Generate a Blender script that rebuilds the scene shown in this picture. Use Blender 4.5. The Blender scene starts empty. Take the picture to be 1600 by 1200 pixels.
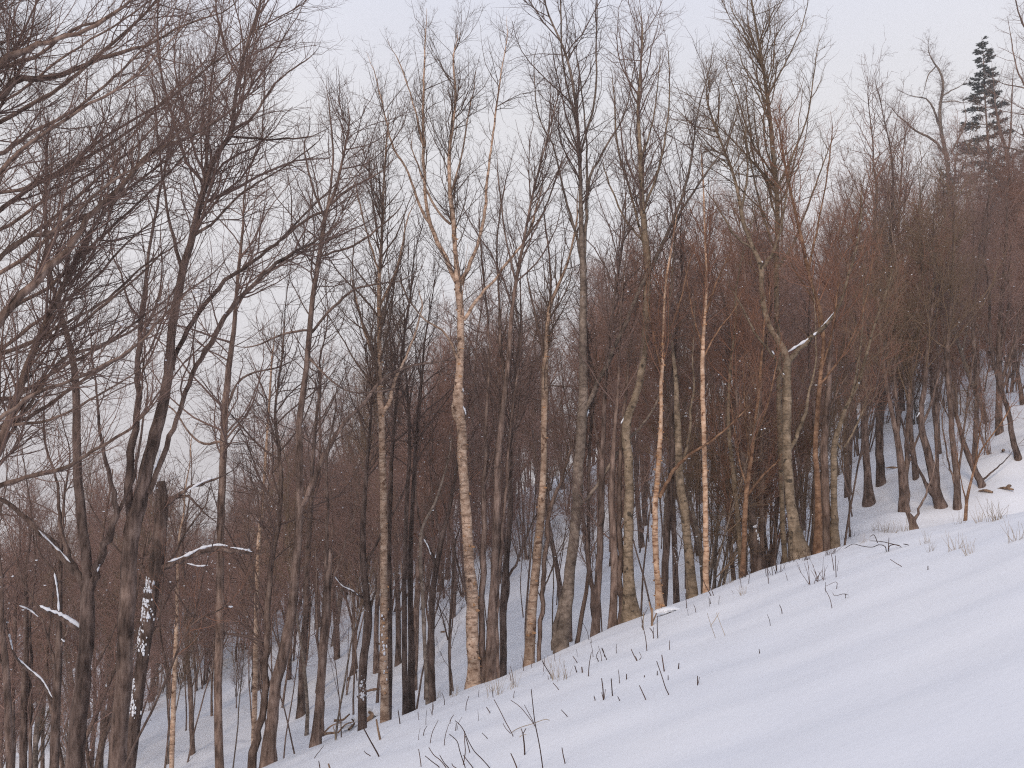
import bpy, math, random
import numpy as np
R_ = math.radians
rng = np.random.default_rng(7)
random.seed(7)

# ------------------------------------------------------------------ camera, world, sun, exposure
scene = bpy.context.scene
COL = scene.collection
FPX, PITCH, EYE = 1505.0, R_(6.07), 1.6
cam_data = bpy.data.cameras.new('camera')
cam_data.sensor_width = 36.0
cam_data.lens = 36.0 * FPX / 1600.0
cam_data.clip_start = 0.05
cam_data.clip_end = 6000.0
cam = bpy.data.objects.new('camera', cam_data)
COL.objects.link(cam)
cam.location = (0, 0, EYE)
cam.rotation_euler = (R_(90) + PITCH, 0, 0)
scene.camera = cam

SUN_EL, SUN_AZ = R_(27), R_(200)      # azimuth clockwise from +Y; behind the camera, a little to the left
world = bpy.data.worlds.new('World')
scene.world = world
world.use_nodes = True
wn, wl = world.node_tree.nodes, world.node_tree.links
wn.clear()
w_out = wn.new('ShaderNodeOutputWorld')
w_bg = wn.new('ShaderNodeBackground')
w_tc = wn.new('ShaderNodeTexCoord')
w_sep = wn.new('ShaderNodeSeparateXYZ')
w_max = wn.new('ShaderNodeMath'); w_max.operation = 'MAXIMUM'; w_max.inputs[1].default_value = 0.03
w_comb = wn.new('ShaderNodeCombineXYZ')
w_sky = wn.new('ShaderNodeTexSky')
w_sky.sky_type = 'NISHITA'; w_sky.sun_disc = False
w_sky.sun_elevation = SUN_EL; w_sky.sun_rotation = SUN_AZ
w_sky.air_density = 1.0; w_sky.dust_density = 3.0; w_sky.ozone_density = 1.0
w_hsv = wn.new('ShaderNodeHueSaturation'); w_hsv.inputs['Saturation'].default_value = 0.35
w_cloud = wn.new('ShaderNodeValToRGB')           # even cloud sheet over the whole dome: pale pink low, pale blue high
ce = w_cloud.color_ramp.elements
ce[0].position = 0.0; ce[0].color = (7.65, 7.3, 7.4, 1)
ce[1].position = 0.52; ce[1].color = (6.75, 7.0, 8.2, 1)
em = ce.new(0.36); em.color = (7.3, 7.2, 7.4, 1)
w_noise = wn.new('ShaderNodeTexNoise'); w_noise.inputs['Scale'].default_value = 2.2; w_noise.inputs['Detail'].default_value = 4.0
w_nr = wn.new('ShaderNodeMapRange'); w_nr.inputs['From Min'].default_value = 0.3; w_nr.inputs['From Max'].default_value = 0.7
w_nr.inputs['To Min'].default_value = 0.74; w_nr.inputs['To Max'].default_value = 0.92
w_mix = wn.new('ShaderNodeMix'); w_mix.data_type = 'RGBA'
wl.new(w_tc.outputs['Generated'], w_sep.inputs[0])
wl.new(w_sep.outputs['Z'], w_max.inputs[0])
wl.new(w_sep.outputs['X'], w_comb.inputs['X']); wl.new(w_sep.outputs['Y'], w_comb.inputs['Y']); wl.new(w_max.outputs[0], w_comb.inputs['Z'])
wl.new(w_comb.outputs[0], w_sky.inputs['Vector'])
wl.new(w_max.outputs[0], w_cloud.inputs['Fac'])
wl.new(w_comb.outputs[0], w_noise.inputs['Vector'])
wl.new(w_noise.outputs['Fac'], w_nr.inputs['Value'])
wl.new(w_nr.outputs[0], w_mix.inputs['Factor'])
wl.new(w_sky.outputs[0], w_hsv.inputs['Color'])
wl.new(w_hsv.outputs[0], w_mix.inputs['A'])
wl.new(w_cloud.outputs[0], w_mix.inputs['B'])
wl.new(w_mix.outputs['Result'], w_bg.inputs['Color'])
w_bg.inputs['Strength'].default_value = 0.124
wl.new(w_bg.outputs[0], w_out.inputs['Surface'])

sun_data = bpy.data.lights.new('sun', 'SUN')
sun_data.energy = 1.5
sun_data.angle = R_(12)
sun_data.color = (1.0, 0.80, 0.62)
sun = bpy.data.objects.new('sun', sun_data)
COL.objects.link(sun)
sun.rotation_euler = (R_(90) - SUN_EL, 0, math.pi - SUN_AZ)
sun.location = (-20, -40, 60)

scene.view_settings.view_transform = 'Standard'
scene.view_settings.look = 'None'
scene.view_settings.exposure = 0.0
scene.view_settings.gamma = 1.0
scene.view_settings.use_curve_mapping = False
scene.cycles.max_bounces = 4
scene.cycles.filter_width = 1.15
scene.cycles.diffuse_bounces = 3
scene.cycles.glossy_bounces = 1
scene.cycles.volume_bounces = 0
scene.cycles.transparent_max_bounces = 4
scene.cycles.use_denoising = False

# ------------------------------------------------------------------ pixel <-> world helpers
CP, SP = math.cos(PITCH), math.sin(PITCH)
def ray(px, py):
    u, v = (px - 800.0) / FPX, (600.0 - py) / FPX
    return np.array([u, CP - SP * v, SP + CP * v])
def at(px, py, Y):
    d = ray(px, py)
    return np.array([0, 0, EYE]) + d * (Y / d[1])

# terrain profile along the view: field, brow, shallow gully, far slope, crest, valley
_gy = np.arange(-60, 900, 0.25)
_gv = np.interp(_gy, [-60, 0, 10, 18.8, 20.3, 23, 27, 35, 45, 55, 75, 95, 200, 500, 900],
                     [5.0, 0, -1, -1.87, -2.12, -3.0, -3.5, -3.0, -2.3, -1.1, 0.9, 0.6, -8, -20, -26])
_k = np.exp(-0.5 * (np.arange(-12, 13) * 0.25 / 0.8) ** 2); _k /= _k.sum()
_gv = np.convolve(np.pad(_gv, 12, mode='edge'), _k, mode='valid')
def smooth(a, b, x):
    t = np.clip((x - a) / (b - a), 0, 1)
    return t * t * (3 - 2 * t)
def H(x, y):
    x = np.asarray(x, float); y = np.asarray(y, float)
    z = 0.386 * 60 * np.tanh(x / 60) + np.interp(y, _gy, _gv)
    wr = 1 - smooth(21, 31, y)
    z = z - 0.036 * np.minimum(np.maximum(0, x - 4.8), 14) ** 2 * wr * smooth(2, 12, y)
    n = (0.035 * np.sin(0.8 * x + 0.25 * y + 1.0 + 1.3 * np.sin(0.31 * y + 0.2 * x)) + 0.03 * np.sin(0.5 * y - 0.6 * x + 0.4 + 1.1 * np.sin(0.43 * x)) + 0.014 * np.sin(2.1 * x - 0.7 * y + 1.5 * np.sin(0.6 * y))
         + 0.010 * np.sin(1.7 * y + 1.1 * x + 2.0 + 1.2 * np.sin(0.8 * x)) + 0.014 * np.sin(3.3 * y + 0.6 * x) + 0.008 * np.sin(5.3 * x - 1.9 * y + 3 * np.sin(0.7 * x)) + 0.007 * np.sin(4.1 * x + 6.2 * y + 2 * np.sin(0.9 * y)))
    far = smooth(22, 30, y)
    n = n * (1 + 2.0 * far) + far * (0.16 * np.sin(0.37 * x + 0.21 * y) + 0.12 * np.sin(0.6 * y - 0.29 * x + 1.7))
    return z + n
def ground(px, py, y0=2.0, y1=120.0):
    d = ray(px, py); d = d / d[1]
    ys = np.arange(y0, y1, 0.03)
    zz = EYE + d[2] * ys - H(d[0] * ys, ys)
    i = np.argmax(zz < 0)
    Y = ys[i] if zz.min() < 0 else 60.0
    return Y

# ------------------------------------------------------------------ materials
def nodes_of(m):
    m.use_nodes = True
    nt = m.node_tree
    return nt, nt.nodes, nt.links, nt.nodes['Principled BSDF']
def ramp(nd, stops):
    r = nd.new('ShaderNodeValToRGB')
    el = r.color_ramp.elements
    el[0].position, el[0].color = stops[0][0], (*stops[0][1], 1)
    el[1].position, el[1].color = stops[-1][0], (*stops[-1][1], 1)
    for p, c in stops[1:-1]:
        e = el.new(p); e.color = (*c, 1)
    return r
def bark(name, dark, mid, light, zs=0.22, scale=14.0, bump=0.5, lent=None, lent_amt=0.5, vary=0.42):
    m = bpy.data.materials.new(name)
    nt, nd, ln, b = nodes_of(m)
    b.inputs['Roughness'].default_value = 0.92
    b.inputs['Specular IOR Level'].default_value = 0.15
    tc = nd.new('ShaderNodeTexCoord')
    oi = nd.new('ShaderNodeObjectInfo')
    mp = nd.new('ShaderNodeMapping'); mp.inputs['Scale'].default_value = (1, 1, zs)
    add = nd.new('ShaderNodeVectorMath'); add.operation = 'ADD'
    ln.new(tc.outputs['Object'], mp.inputs[0])
    ln.new(mp.outputs[0], add.inputs[0]); ln.new(oi.outputs['Random'], add.inputs[1])
    n1 = nd.new('ShaderNodeTexNoise'); n1.inputs['Scale'].default_value = scale; n1.inputs['Detail'].default_value = 6; n1.inputs['Roughness'].default_value = 0.65
    ln.new(add.outputs[0], n1.inputs['Vector'])
    r1 = ramp(nd, [(0.34, dark), (0.5, mid), (0.68, light)])
    ln.new(n1.outputs['Fac'], r1.inputs[0])
    n2 = nd.new('ShaderNodeTexNoise'); n2.inputs['Scale'].default_value = 2.3; n2.inputs['Detail'].default_value = 4
    ln.new(tc.outputs['Object'], n2.inputs['Vector'])
    mr = nd.new('ShaderNodeMapRange'); mr.inputs['From Min'].default_value = 0.3; mr.inputs['From Max'].default_value = 0.7
    mr.inputs['To Min'].default_value = 1 - vary; mr.inputs['To Max'].default_value = 1 + vary
    ln.new(n2.outputs['Fac'], mr.inputs[0])
    mr2 = nd.new('ShaderNodeMapRange'); mr2.inputs['To Min'].default_value = 0.8; mr2.inputs['To Max'].default_value = 1.2
    ln.new(oi.outputs['Random'], mr2.inputs[0])
    mu = nd.new('ShaderNodeMath'); mu.operation = 'MULTIPLY'
    ln.new(mr.outputs[0], mu.inputs[0]); ln.new(mr2.outputs[0], mu.inputs[1])
    mul = nd.new('ShaderNodeVectorMath'); mul.operation = 'SCALE'
    ln.new(r1.outputs[0], mul.inputs[0]); ln.new(mu.outputs[0], mul.inputs['Scale'])
    col = mul.outputs[0]
    if lent:
        mp2 = nd.new('ShaderNodeMapping'); mp2.inputs['Scale'].default_value = (5, 5, 26)
        ln.new(tc.outputs['Object'], mp2.inputs[0])
        n3 = nd.new('ShaderNodeTexNoise'); n3.inputs['Scale'].default_value = 1.0; n3.inputs['Detail'].default_value = 3
        ln.new(mp2.outputs[0], n3.inputs['Vector'])
        r3 = ramp(nd, [(0.56, (0, 0, 0)), (0.64, (lent_amt,) * 3)])
        ln.new(n3.outputs['Fac'], r3.inputs[0])
        n4 = nd.new('ShaderNodeTexNoise'); n4.inputs['Scale'].default_value = 7.0; n4.inputs['Detail'].default_value = 2
        ln.new(tc.outputs['Object'], n4.inputs['Vector'])
        r4 = ramp(nd, [(0.62, (0, 0, 0)), (0.68, (0.92,) * 3)])
        ln.new(n4.outputs['Fac'], r4.inputs[0])
        mx0 = nd.new('ShaderNodeMath'); mx0.operation = 'MAXIMUM'
        ln.new(r3.outputs[0], mx0.inputs[0]); ln.new(r4.outputs[0], mx0.inputs[1])
        mx = nd.new('ShaderNodeMix'); mx.data_type = 'RGBA'
        ln.new(mx0.outputs[0], mx.inputs['Factor']); ln.new(col, mx.inputs['A']); mx.inputs['B'].default_value = (*lent, 1)
        col = mx.outputs['Result']
    ln.new(col, b.inputs['Base Color'])
    bp = nd.new('ShaderNodeBump'); bp.inputs['Strength'].default_value = bump; bp.inputs['Distance'].default_value = 0.02
    ln.new(n1.outputs['Fac'], bp.inputs['Height']); ln.new(bp.outputs[0], b.inputs['Normal'])
    return m
def plain(name, c, rough=0.9, var=0.2):
    m = bpy.data.materials.new(name)
    nt, nd, ln, b = nodes_of(m)
    b.inputs['Roughness'].default_value = rough
    b.inputs['Specular IOR Level'].default_value = 0.15
    oi = nd.new('ShaderNodeObjectInfo')
    tc = nd.new('ShaderNodeTexCoord')
    n = nd.new('ShaderNodeTexNoise'); n.inputs['Scale'].default_value = 1.6; n.inputs['Detail'].default_value = 3
    ln.new(tc.outputs['Object'], n.inputs['Vector'])
    a = nd.new('ShaderNodeMath'); a.operation = 'ADD'
    ln.new(n.outputs['Fac'], a.inputs[0]); ln.new(oi.outputs['Random'], a.inputs[1])
    r = ramp(nd, [(0.2, tuple(x * (1 - var) for x in c)), (1.0, tuple(x * (1 + var) for x in c))])
    mr = nd.new('ShaderNodeMapRange'); mr.inputs['From Max'].default_value = 1.6
    ln.new(a.outputs[0], mr.inputs[0]); ln.new(mr.outputs[0], r.inputs[0])
    ln.new(r.outputs[0], b.inputs['Base Color'])
    return m
def snow_mat(name, bump):
    m = bpy.data.materials.new(name)
    nt, nd, ln, b = nodes_of(m)
    b.inputs['Roughness'].default_value = 0.75
    b.inputs['Specular IOR Level'].default_value = 0.2
    tc = nd.new('ShaderNodeTexCoord')
    n1 = nd.new('ShaderNodeTexNoise'); n1.inputs['Scale'].default_value = 0.35; n1.inputs['Detail'].default_value = 4
    n2 = nd.new('ShaderNodeTexNoise'); n2.inputs['Scale'].default_value = 7; n2.inputs['Detail'].default_value = 7; n2.inputs['Roughness'].default_value = 0.6
    mp = nd.new('ShaderNodeMapping'); mp.inputs['Scale'].default_value = (0.5, 0.9, 1.0); mp.inputs['Rotation'].default_value = (0, 0, 0.25)
    n3 = nd.new('ShaderNodeTexNoise'); n3.inputs['Scale'].default_value = 1.6; n3.inputs['Detail'].default_value = 4
    ln.new(tc.outputs['Object'], n1.inputs['Vector']); ln.new(tc.outputs['Object'], n2.inputs['Vector'])
    ln.new(tc.outputs['Object'], mp.inputs[0]); ln.new(mp.outputs[0], n3.inputs['Vector'])
    r = ramp(nd, [(0.3, (0.69, 0.728, 0.80)), (0.7, (0.75, 0.778, 0.83))])
    ln.new(n1.outputs['Fac'], r.inputs[0]); ln.new(r.outputs[0], b.inputs['Base Color'])
    b1 = nd.new('ShaderNodeBump'); b1.inputs['Strength'].default_value = 0.5 * bump; b1.inputs['Distance'].default_value = 0.01
    b2 = nd.new('ShaderNodeBump'); b2.inputs['Strength'].default_value = 0.2 * bump; b2.inputs['Distance'].default_value = 0.06
    ln.new(n2.outputs['Fac'], b1.inputs['Height']); ln.new(n3.outputs['Fac'], b2.inputs['Height'])
    ln.new(b2.outputs[0], b1.inputs['Normal']); ln.new(b1.outputs[0], b.inputs['Normal'])
    return m
M = {
    'snow': snow_mat('snow', 1.0), 'snow_clump': snow_mat('snow_clump', 0.6),
    'grey': bark('bark_grey_brown', (0.056, 0.038, 0.031), (0.155, 0.108, 0.088), (0.255, 0.19, 0.158)),
    'dark': bark('bark_dark', (0.038, 0.027, 0.023), (0.108, 0.076, 0.064), (0.195, 0.145, 0.123), bump=0.8),
    'smooth': bark('bark_smooth_grey', (0.075, 0.057, 0.047), (0.155, 0.122, 0.1), (0.235, 0.19, 0.158), zs=1.2, scale=9, bump=0.25),
    'olive': bark('bark_olive', (0.105, 0.078, 0.054), (0.19, 0.145, 0.103), (0.27, 0.21, 0.155), zs=1.0, scale=9, bump=0.3, lent=(0.05, 0.04, 0.03), lent_amt=0.45),
    'tan': bark('bark_tan_birch', (0.22, 0.142, 0.098), (0.40, 0.28, 0.205), (0.55, 0.43, 0.335), zs=1.2, scale=8, bump=0.5, lent=(0.10, 0.055, 0.035), lent_amt=0.6),
    'cream': bark('bark_cream_birch', (0.32, 0.19, 0.12), (0.46, 0.315, 0.22), (0.58, 0.44, 0.34), zs=1.4, scale=7, bump=0.4, lent=(0.16, 0.075, 0.04), lent_amt=0.75),
    'orange': bark('bark_orange', (0.10, 0.056, 0.035), (0.185, 0.107, 0.067), (0.30, 0.19, 0.122), zs=1.0, scale=8, bump=0.35, lent=(0.07, 0.035, 0.02), lent_amt=0.5),
    't_brown': plain('twig_brown', (0.165, 0.112, 0.095)),
    't_dark': plain('twig_dark', (0.125, 0.087, 0.074)),
    't_red': plain('twig_red', (0.225, 0.122, 0.085)),
    't_tan': plain('twig_tan', (0.12, 0.084, 0.066)),
    't_olive': plain('twig_olive', (0.18, 0.125, 0.085)),
    't_wood': plain('twig_mauve', (0.26, 0.168, 0.14)),
    'needle': plain('needles', (0.085, 0.10, 0.092), var=0.35),
    'stalk': plain('dead_stalk', (0.075, 0.046, 0.036), var=0.5),
    'straw': plain('straw', (0.30, 0.235, 0.16), var=0.3),
    'wood': bark('split_wood', (0.12, 0.08, 0.055), (0.24, 0.16, 0.11), (0.36, 0.25, 0.17), scale=10),
    'flake': plain('curled_bark', (0.42, 0.24, 0.13), var=0.3),
}

# ------------------------------------------------------------------ mesh helpers
def tubes(P, R, S):
    """P (N,K,3), R (N,K): N tubes of S sides -> verts, quads"""
    N, K, _ = P.shape
    T = np.gradient(P, axis=1)
    T /= np.linalg.norm(T, axis=2, keepdims=True) + 1e-9
    D = P[:, -1] - P[:, 0]
    D /= np.linalg.norm(D, axis=1, keepdims=True) + 1e-9
    ref = np.where(np.abs(D[:, 2:3]) < 0.8, np.array([[0, 0, 1.0]]), np.array([[1.0, 0, 0]]))[:, None, :]
    A = np.cross(T, np.broadcast_to(ref, T.shape)); A /= np.linalg.norm(A, axis=2, keepdims=True) + 1e-9
    B = np.cross(T, A)
    a = np.arange(S) * 2 * math.pi / S
    ca, sa = np.cos(a)[None, None, :, None], np.sin(a)[None, None, :, None]
    RR = R[:, :, None, None] if R.ndim == 2 else R[:, :, :, None]
    V = P[:, :, None, :] + RR * (ca * A[:, :, None, :] + sa * B[:, :, None, :])
    idx = np.arange(N * K * S).reshape(N, K, S)
    i0, i1 = idx[:, :-1, :], idx[:, 1:, :]
    Q = np.stack([i0, np.roll(i0, -1, 2), np.roll(i1, -1, 2), i1], -1).reshape(-1, 4)
    return V.reshape(-1, 3), Q
def make_mesh(name, chunks, mat, smooth_=True):
    vs, fs, off = [], [], 0
    for v, f in chunks:
        vs.append(v); fs.append(f + off); off += len(v)
    me = bpy.data.meshes.new(name)
    V = np.concatenate(vs).astype(np.float32)
    sizes = np.concatenate([np.full(len(f), f.shape[1], np.int32) for f in fs])
    L = np.concatenate([f.ravel() for f in fs]).astype(np.int32)
    me.vertices.add(len(V)); me.vertices.foreach_set('co', V.ravel())
    me.loops.add(len(L)); me.loops.foreach_set('vertex_index', L)
    me.polygons.add(len(sizes))
    st = np.zeros(len(sizes), np.int32); st[1:] = np.cumsum(sizes)[:-1]
    me.polygons.foreach_set('loop_start', st)
    if smooth_:
        me.polygons.foreach_set('use_smooth', np.ones(len(sizes), bool))
    me.update(calc_edges=True)
    me.materials.append(mat)
    return me
def obj(name, me, parent=None, loc=(0, 0, 0)):
    o = bpy.data.objects.new(name, me)
    COL.objects.link(o)
    o.location = loc
    if parent is not None:
        o.parent = parent
    return o
def tag(o, label, cat, group=None):
    o['label'] = label; o['category'] = cat
    if group: o['group'] = group
    return o
def thing(name, label, cat, loc, group=None):
    o = bpy.data.objects.new(name, None)
    o.empty_display_size = 0.2
    COL.objects.link(o); o.location = loc
    return tag(o, label, cat, group)
_ico = None
def ico():
    global _ico
    if _ico is None:
        t = (1 + 5 ** .5) / 2
        v = np.array([(-1, t, 0), (1, t, 0), (-1, -t, 0), (1, -t, 0), (0, -1, t), (0, 1, t), (0, -1, -t), (0, 1, -t), (t, 0, -1), (t, 0, 1), (-t, 0, -1), (-t, 0, 1)], float)
        v /= np.linalg.norm(v[0])
        f = [(0,11,5),(0,5,1),(0,1,7),(0,7,10),(0,10,11),(1,5,9),(5,11,4),(11,10,2),(10,7,6),(7,1,8),(3,9,4),(3,4,2),(3,2,6),(3,6,8),(3,8,9),(4,9,5),(2,4,11),(6,2,10),(8,6,7),(9,8,1)]
        vs = [tuple(p) for p in v]; cache = {}
        def midp(a, b):
            k = (min(a, b), max(a, b))
            if k not in cache:
                q = np.array(vs[a]) + np.array(vs[b]); q /= np.linalg.norm(q); vs.append(tuple(q)); cache[k] = len(vs) - 1
            return cache[k]
        f2 = []
        for a, b, c in f:
            ab, bc, ca = midp(a, b), midp(b, c), midp(c, a)
            f2 += [(a, ab, ca), (b, bc, ab), (c, ca, bc), (ab, bc, ca)]
        _ico = (v, np.array(f), np.array(vs), np.array(f2))
    return _ico
def blobs(C, Sx, r, fine=False):
    """lumpy blobs at C (N,3) with half sizes Sx (N,3)"""
    v0, f0, v1, f1 = ico()
    v, f = (v1, f1) if fine else (v0, f0)
    n = len(C)
    ph = r.uniform(0, 6.28, (n, 3, 1))
    d = 1 + 0.22 * np.sin(3.1 * v[None, :, 0] + ph[:, 0]) * np.cos(2.7 * v[None, :, 1] + ph[:, 1]) + 0.14 * np.sin(5 * v[None, :, 2] + ph[:, 2])
    V = C[:, None, :] + v[None] * d[..., None] * Sx[:, None, :]
    F = f[None] + (np.arange(n) * len(v))[:, None, None]
    return V.reshape(-1, 3), F.reshape(-1, 3)

# ------------------------------------------------------------------ tree growing
def resample(pts, K, ws=None):
    pts = np.asarray(pts, float)
    seg = np.linalg.norm(np.diff(pts[:, :3], axis=0), axis=1)
    s = np.concatenate([[0], np.cumsum(seg)])
    n = max(4 * len(pts), 40)
    # Catmull-Rom then even spacing
    out = []
    p = np.vstack([2 * pts[0] - pts[1], pts, 2 * pts[-1] - pts[-2]])
    for i in range(len(pts) - 1):
        t = np.linspace(0, 1, 8, endpoint=False)[:, None]
        a, b, c, d = p[i], p[i + 1], p[i + 2], p[i + 3]
        out.append(0.5 * ((2 * b) + (-a + c) * t + (2 * a - 5 * b + 4 * c - d) * t ** 2 + (-a + 3 * b - 3 * c + d) * t ** 3))
    out.append(pts[-1:])
    o = np.vstack(out)
    s = np.concatenate([[0], np.cumsum(np.linalg.norm(np.diff(o[:, :3], axis=0), axis=1))])
    tt = np.linspace(0, s[-1], K)
    return np.stack([np.interp(tt, s, o[:, j]) for j in range(o.shape[1])], 1)
def polylen(P):
    return np.linalg.norm(np.diff(P, axis=1), axis=2).sum(1)
def grow(r, levels, n, t0, ang, ln, K, up, wig, rmin, rratio=0.62, rlen=0.011, wexp=1.0, taper=0.75, lmax=9.0, lmin=0.05):
    """n children spread over a list of parent arrays [(P,R,t0?)...]; ln=(a,b): length = parent_len*(a + b*(1-t))"""
    Ps, Rs, T0 = [], [], []
    Kp = max(P.shape[1] for P, R in levels)
    L = np.concatenate([polylen(P) for P, R in levels])
    owner = np.concatenate([np.full(len(P), i) for i, (P, R) in enumerate(levels)])
    local = np.concatenate([np.arange(len(P)) for P, R in levels])
    w = L ** wexp
    pick = r.choice(len(L), n, p=w / w.sum())
    t = (t0 if np.isscalar(t0) else np.asarray(t0)[pick]) 
    t = t + (0.985 - t) * r.random(n)
    pos = np.zeros((n, 3)); tan = np.zeros((n, 3)); rad = np.zeros(n)
    for i, (P, R) in enumerate(levels):
        m = np.where(owner[pick] == i)[0]
        if len(m) == 0: continue
        K0 = P.shape[1]
        j = local[pick[m]]
        f = t[m] * (K0 - 1); a = np.minimum(f.astype(int), K0 - 2); fr = (f - a)[:, None]
        pos[m] = P[j, a] * (1 - fr) + P[j, a + 1] * fr
        d = P[j, a + 1] - P[j, a]
        tan[m] = d / (np.linalg.norm(d, axis=1, keepdims=True) + 1e-9)
        rad[m] = R[j, a] * (1 - fr[:, 0]) + R[j, a + 1] * fr[:, 0]
    length = np.clip(L[pick] * (ln[0] + ln[1] * (1 - t)) * r.uniform(0.55, 1.25, n), lmin, lmax)
    r0 = np.maximum(np.minimum(rad * rratio, length * rlen), rmin)
    perp = r.normal(size=(n, 3)); perp -= (perp * tan).sum(1, keepdims=True) * tan
    perp /= np.linalg.norm(perp, axis=1, keepdims=True) + 1e-9
    A = r.uniform(R_(ang[0]), R_(ang[1]), n)[:, None]
    d = np.cos(A) * tan + np.sin(A) * perp
    P2 = np.zeros((n, K, 3)); P2[:, 0] = pos
    step = (length / (K - 1))[:, None]
    for k in range(1, K):
        d = d + wig * r.normal(size=(n, 3)); d[:, 2] += up
        d /= np.linalg.norm(d, axis=1, keepdims=True)
        P2[:, k] = P2[:, k - 1] + d * step
    tt = np.linspace(0, 1, K)[None]
    R2 = np.maximum(r0[:, None] * (1 - taper * tt), rmin * (1 - 0.55 * tt))
    return P2, R2
def stem_radius_noise(r, P, R, S, amt):
    K = P.shape[0]
    a = np.arange(S) * 2 * math.pi / S
    s = np.linspace(0, 1, K)[:, None]
    n = np.zeros((K, S))
    for q in range(4):
        n += np.sin((q + 1) * a[None] + r.uniform(0, 6.28) + s * r.uniform(-14, 14)) * r.uniform(0.3, 1) / (q + 1)
    kn = np.interp(np.linspace(0, 1, K), np.linspace(0, 1, max(4, K // 2)), r.normal(size=max(4, K // 2)))
    return R[:, None] * (1 + amt * n * 0.5 + amt * 0.5 * kn[:, None])
def snow_on(r, P, R, n, size=1.0, tmin=0.15):
    """small lumps on the upper side of branches"""
    N, K, _ = P.shape
    i = r.integers(0, N, n); f = r.uniform(tmin, 0.97, n) * (K - 1); a = np.minimum(f.astype(int), K - 2); fr = (f - a)[:, None]
    p = P[i, a] * (1 - fr) + P[i, a + 1] * fr
    rr = R[i, a]
    d = P[i, a + 1] - P[i, a]; d /= np.linalg.norm(d, axis=1, keepdims=True) + 1e-9
    flat = 1 - np.abs(d[:, 2])
    s = (rr * 0.9 + 0.008) * r.uniform(0.7, 1.5, n) * size
    p[:, 2] += rr * 0.7 + 0.2 * s
    S = np.stack([s * (1 + 1.6 * flat * np.abs(d[:, 0])), s * (1 + 1.6 * flat * np.abs(d[:, 1])), s * 0.75], 1)
    return blobs(p, S, r)

TREES = []
def finish_tree(name, label, group, base, stems, mats, crown_levels, snow_chunks, extra=(), S0=12, amt=0.07, r=rng, names=None):
    t = thing(name, label, 'tree', base, group)
    bm, tm = mats
    for i, (P, R) in enumerate(stems):
        P1 = np.vstack([P, P[-1:] + (P[-1:] - P[-2:-1]) * 0.02]); R1 = np.append(R, R[-1] * 0.15)
        RN = stem_radius_noise(r, P1, R1, S0 if i == 0 else max(6, S0 - 4), amt)
        nm = 'trunk' if i == 0 else 'limb'
        ch = [tubes((P1 - base)[None], RN[None], RN.shape[1])]
        mt = bm if not isinstance(bm, (list, tuple)) else bm[min(i, len(bm) - 1)]
        obj(nm, make_mesh(nm, ch, M[mt]), t)
    if crown_levels:
        ch = []
        for P, R, S in crown_levels:
            ch.append(tubes(P - base, R, S))
        obj('crown', make_mesh('crown', ch, M[tm]), t)
    if snow_chunks:
        o = obj('snow_clump', make_mesh('snow_clump', [(v - base, f) for v, f in snow_chunks], M['snow_clump']), t)
        o['kind'] = 'stuff'
    for nm, chunks, mt in extra:
        o = obj(nm, make_mesh(nm, [(v - base, f) for v, f in chunks], M[mt]), t)
        o['kind'] = 'stuff'
    return t

def px_stem(r, trace, Y, dY=0.0, K=None, kink=0.07):
    a = np.array(trace, float)
    # carry the stem on upwards until it is twig-thin
    if len(a) > 2 and a[-1, 2] > 3.6:
        d = a[-1, :2] - a[-3, :2]; d /= np.linalg.norm(d) + 1e-9
        L = a[-1, 2] * 38; w = a[-1, 2]; p = a[-1, :2].copy()
        ext = []
        for q in range(4):
            d = d * 0.75 + np.array([r.normal(0, 0.12), -0.3]); d /= np.linalg.norm(d)
            p = p + d * L / 4; ext.append([p[0], p[1], max(1.6, w * (1 - 0.2 * (q + 1)))])
        a = np.vstack([a, ext])
    # fine leading shoot
    d = a[-1, :2] - a[-2, :2]; d /= np.linalg.norm(d) + 1e-9
    p = a[-1, :2].copy(); w = a[-1, 2]
    for q in range(3):
        d = d * 0.8 + np.array([r.normal(0, 0.16), -0.22]); d /= np.linalg.norm(d)
        p = p + d * (4 + 6 * w) ; w *= 0.62
        a = np.vstack([a, [p[0], p[1], max(0.5, w)]])
    n = len(a)
    s = np.concatenate([[0], np.cumsum(np.linalg.norm(np.diff(a[:, :2], axis=0), axis=1))]); s /= s[-1]
    out = []
    for (px, py, w), q in zip(a, s):
        y = Y + dY * q ** 1.3
        p = at(px, py, y)
        out.append([*p, 0.47 * w * y / FPX])
    o = resample(out, K or int(max(10, n * 3)))
    P, R = o[:, :3].copy(), o[:, 3].copy()
    k = len(P)
    jit = r.normal(size=(k, 3)) * R[:, None] * kink
    jit[0] = 0
    return P + jit, np.maximum(R, 0.003)

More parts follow.
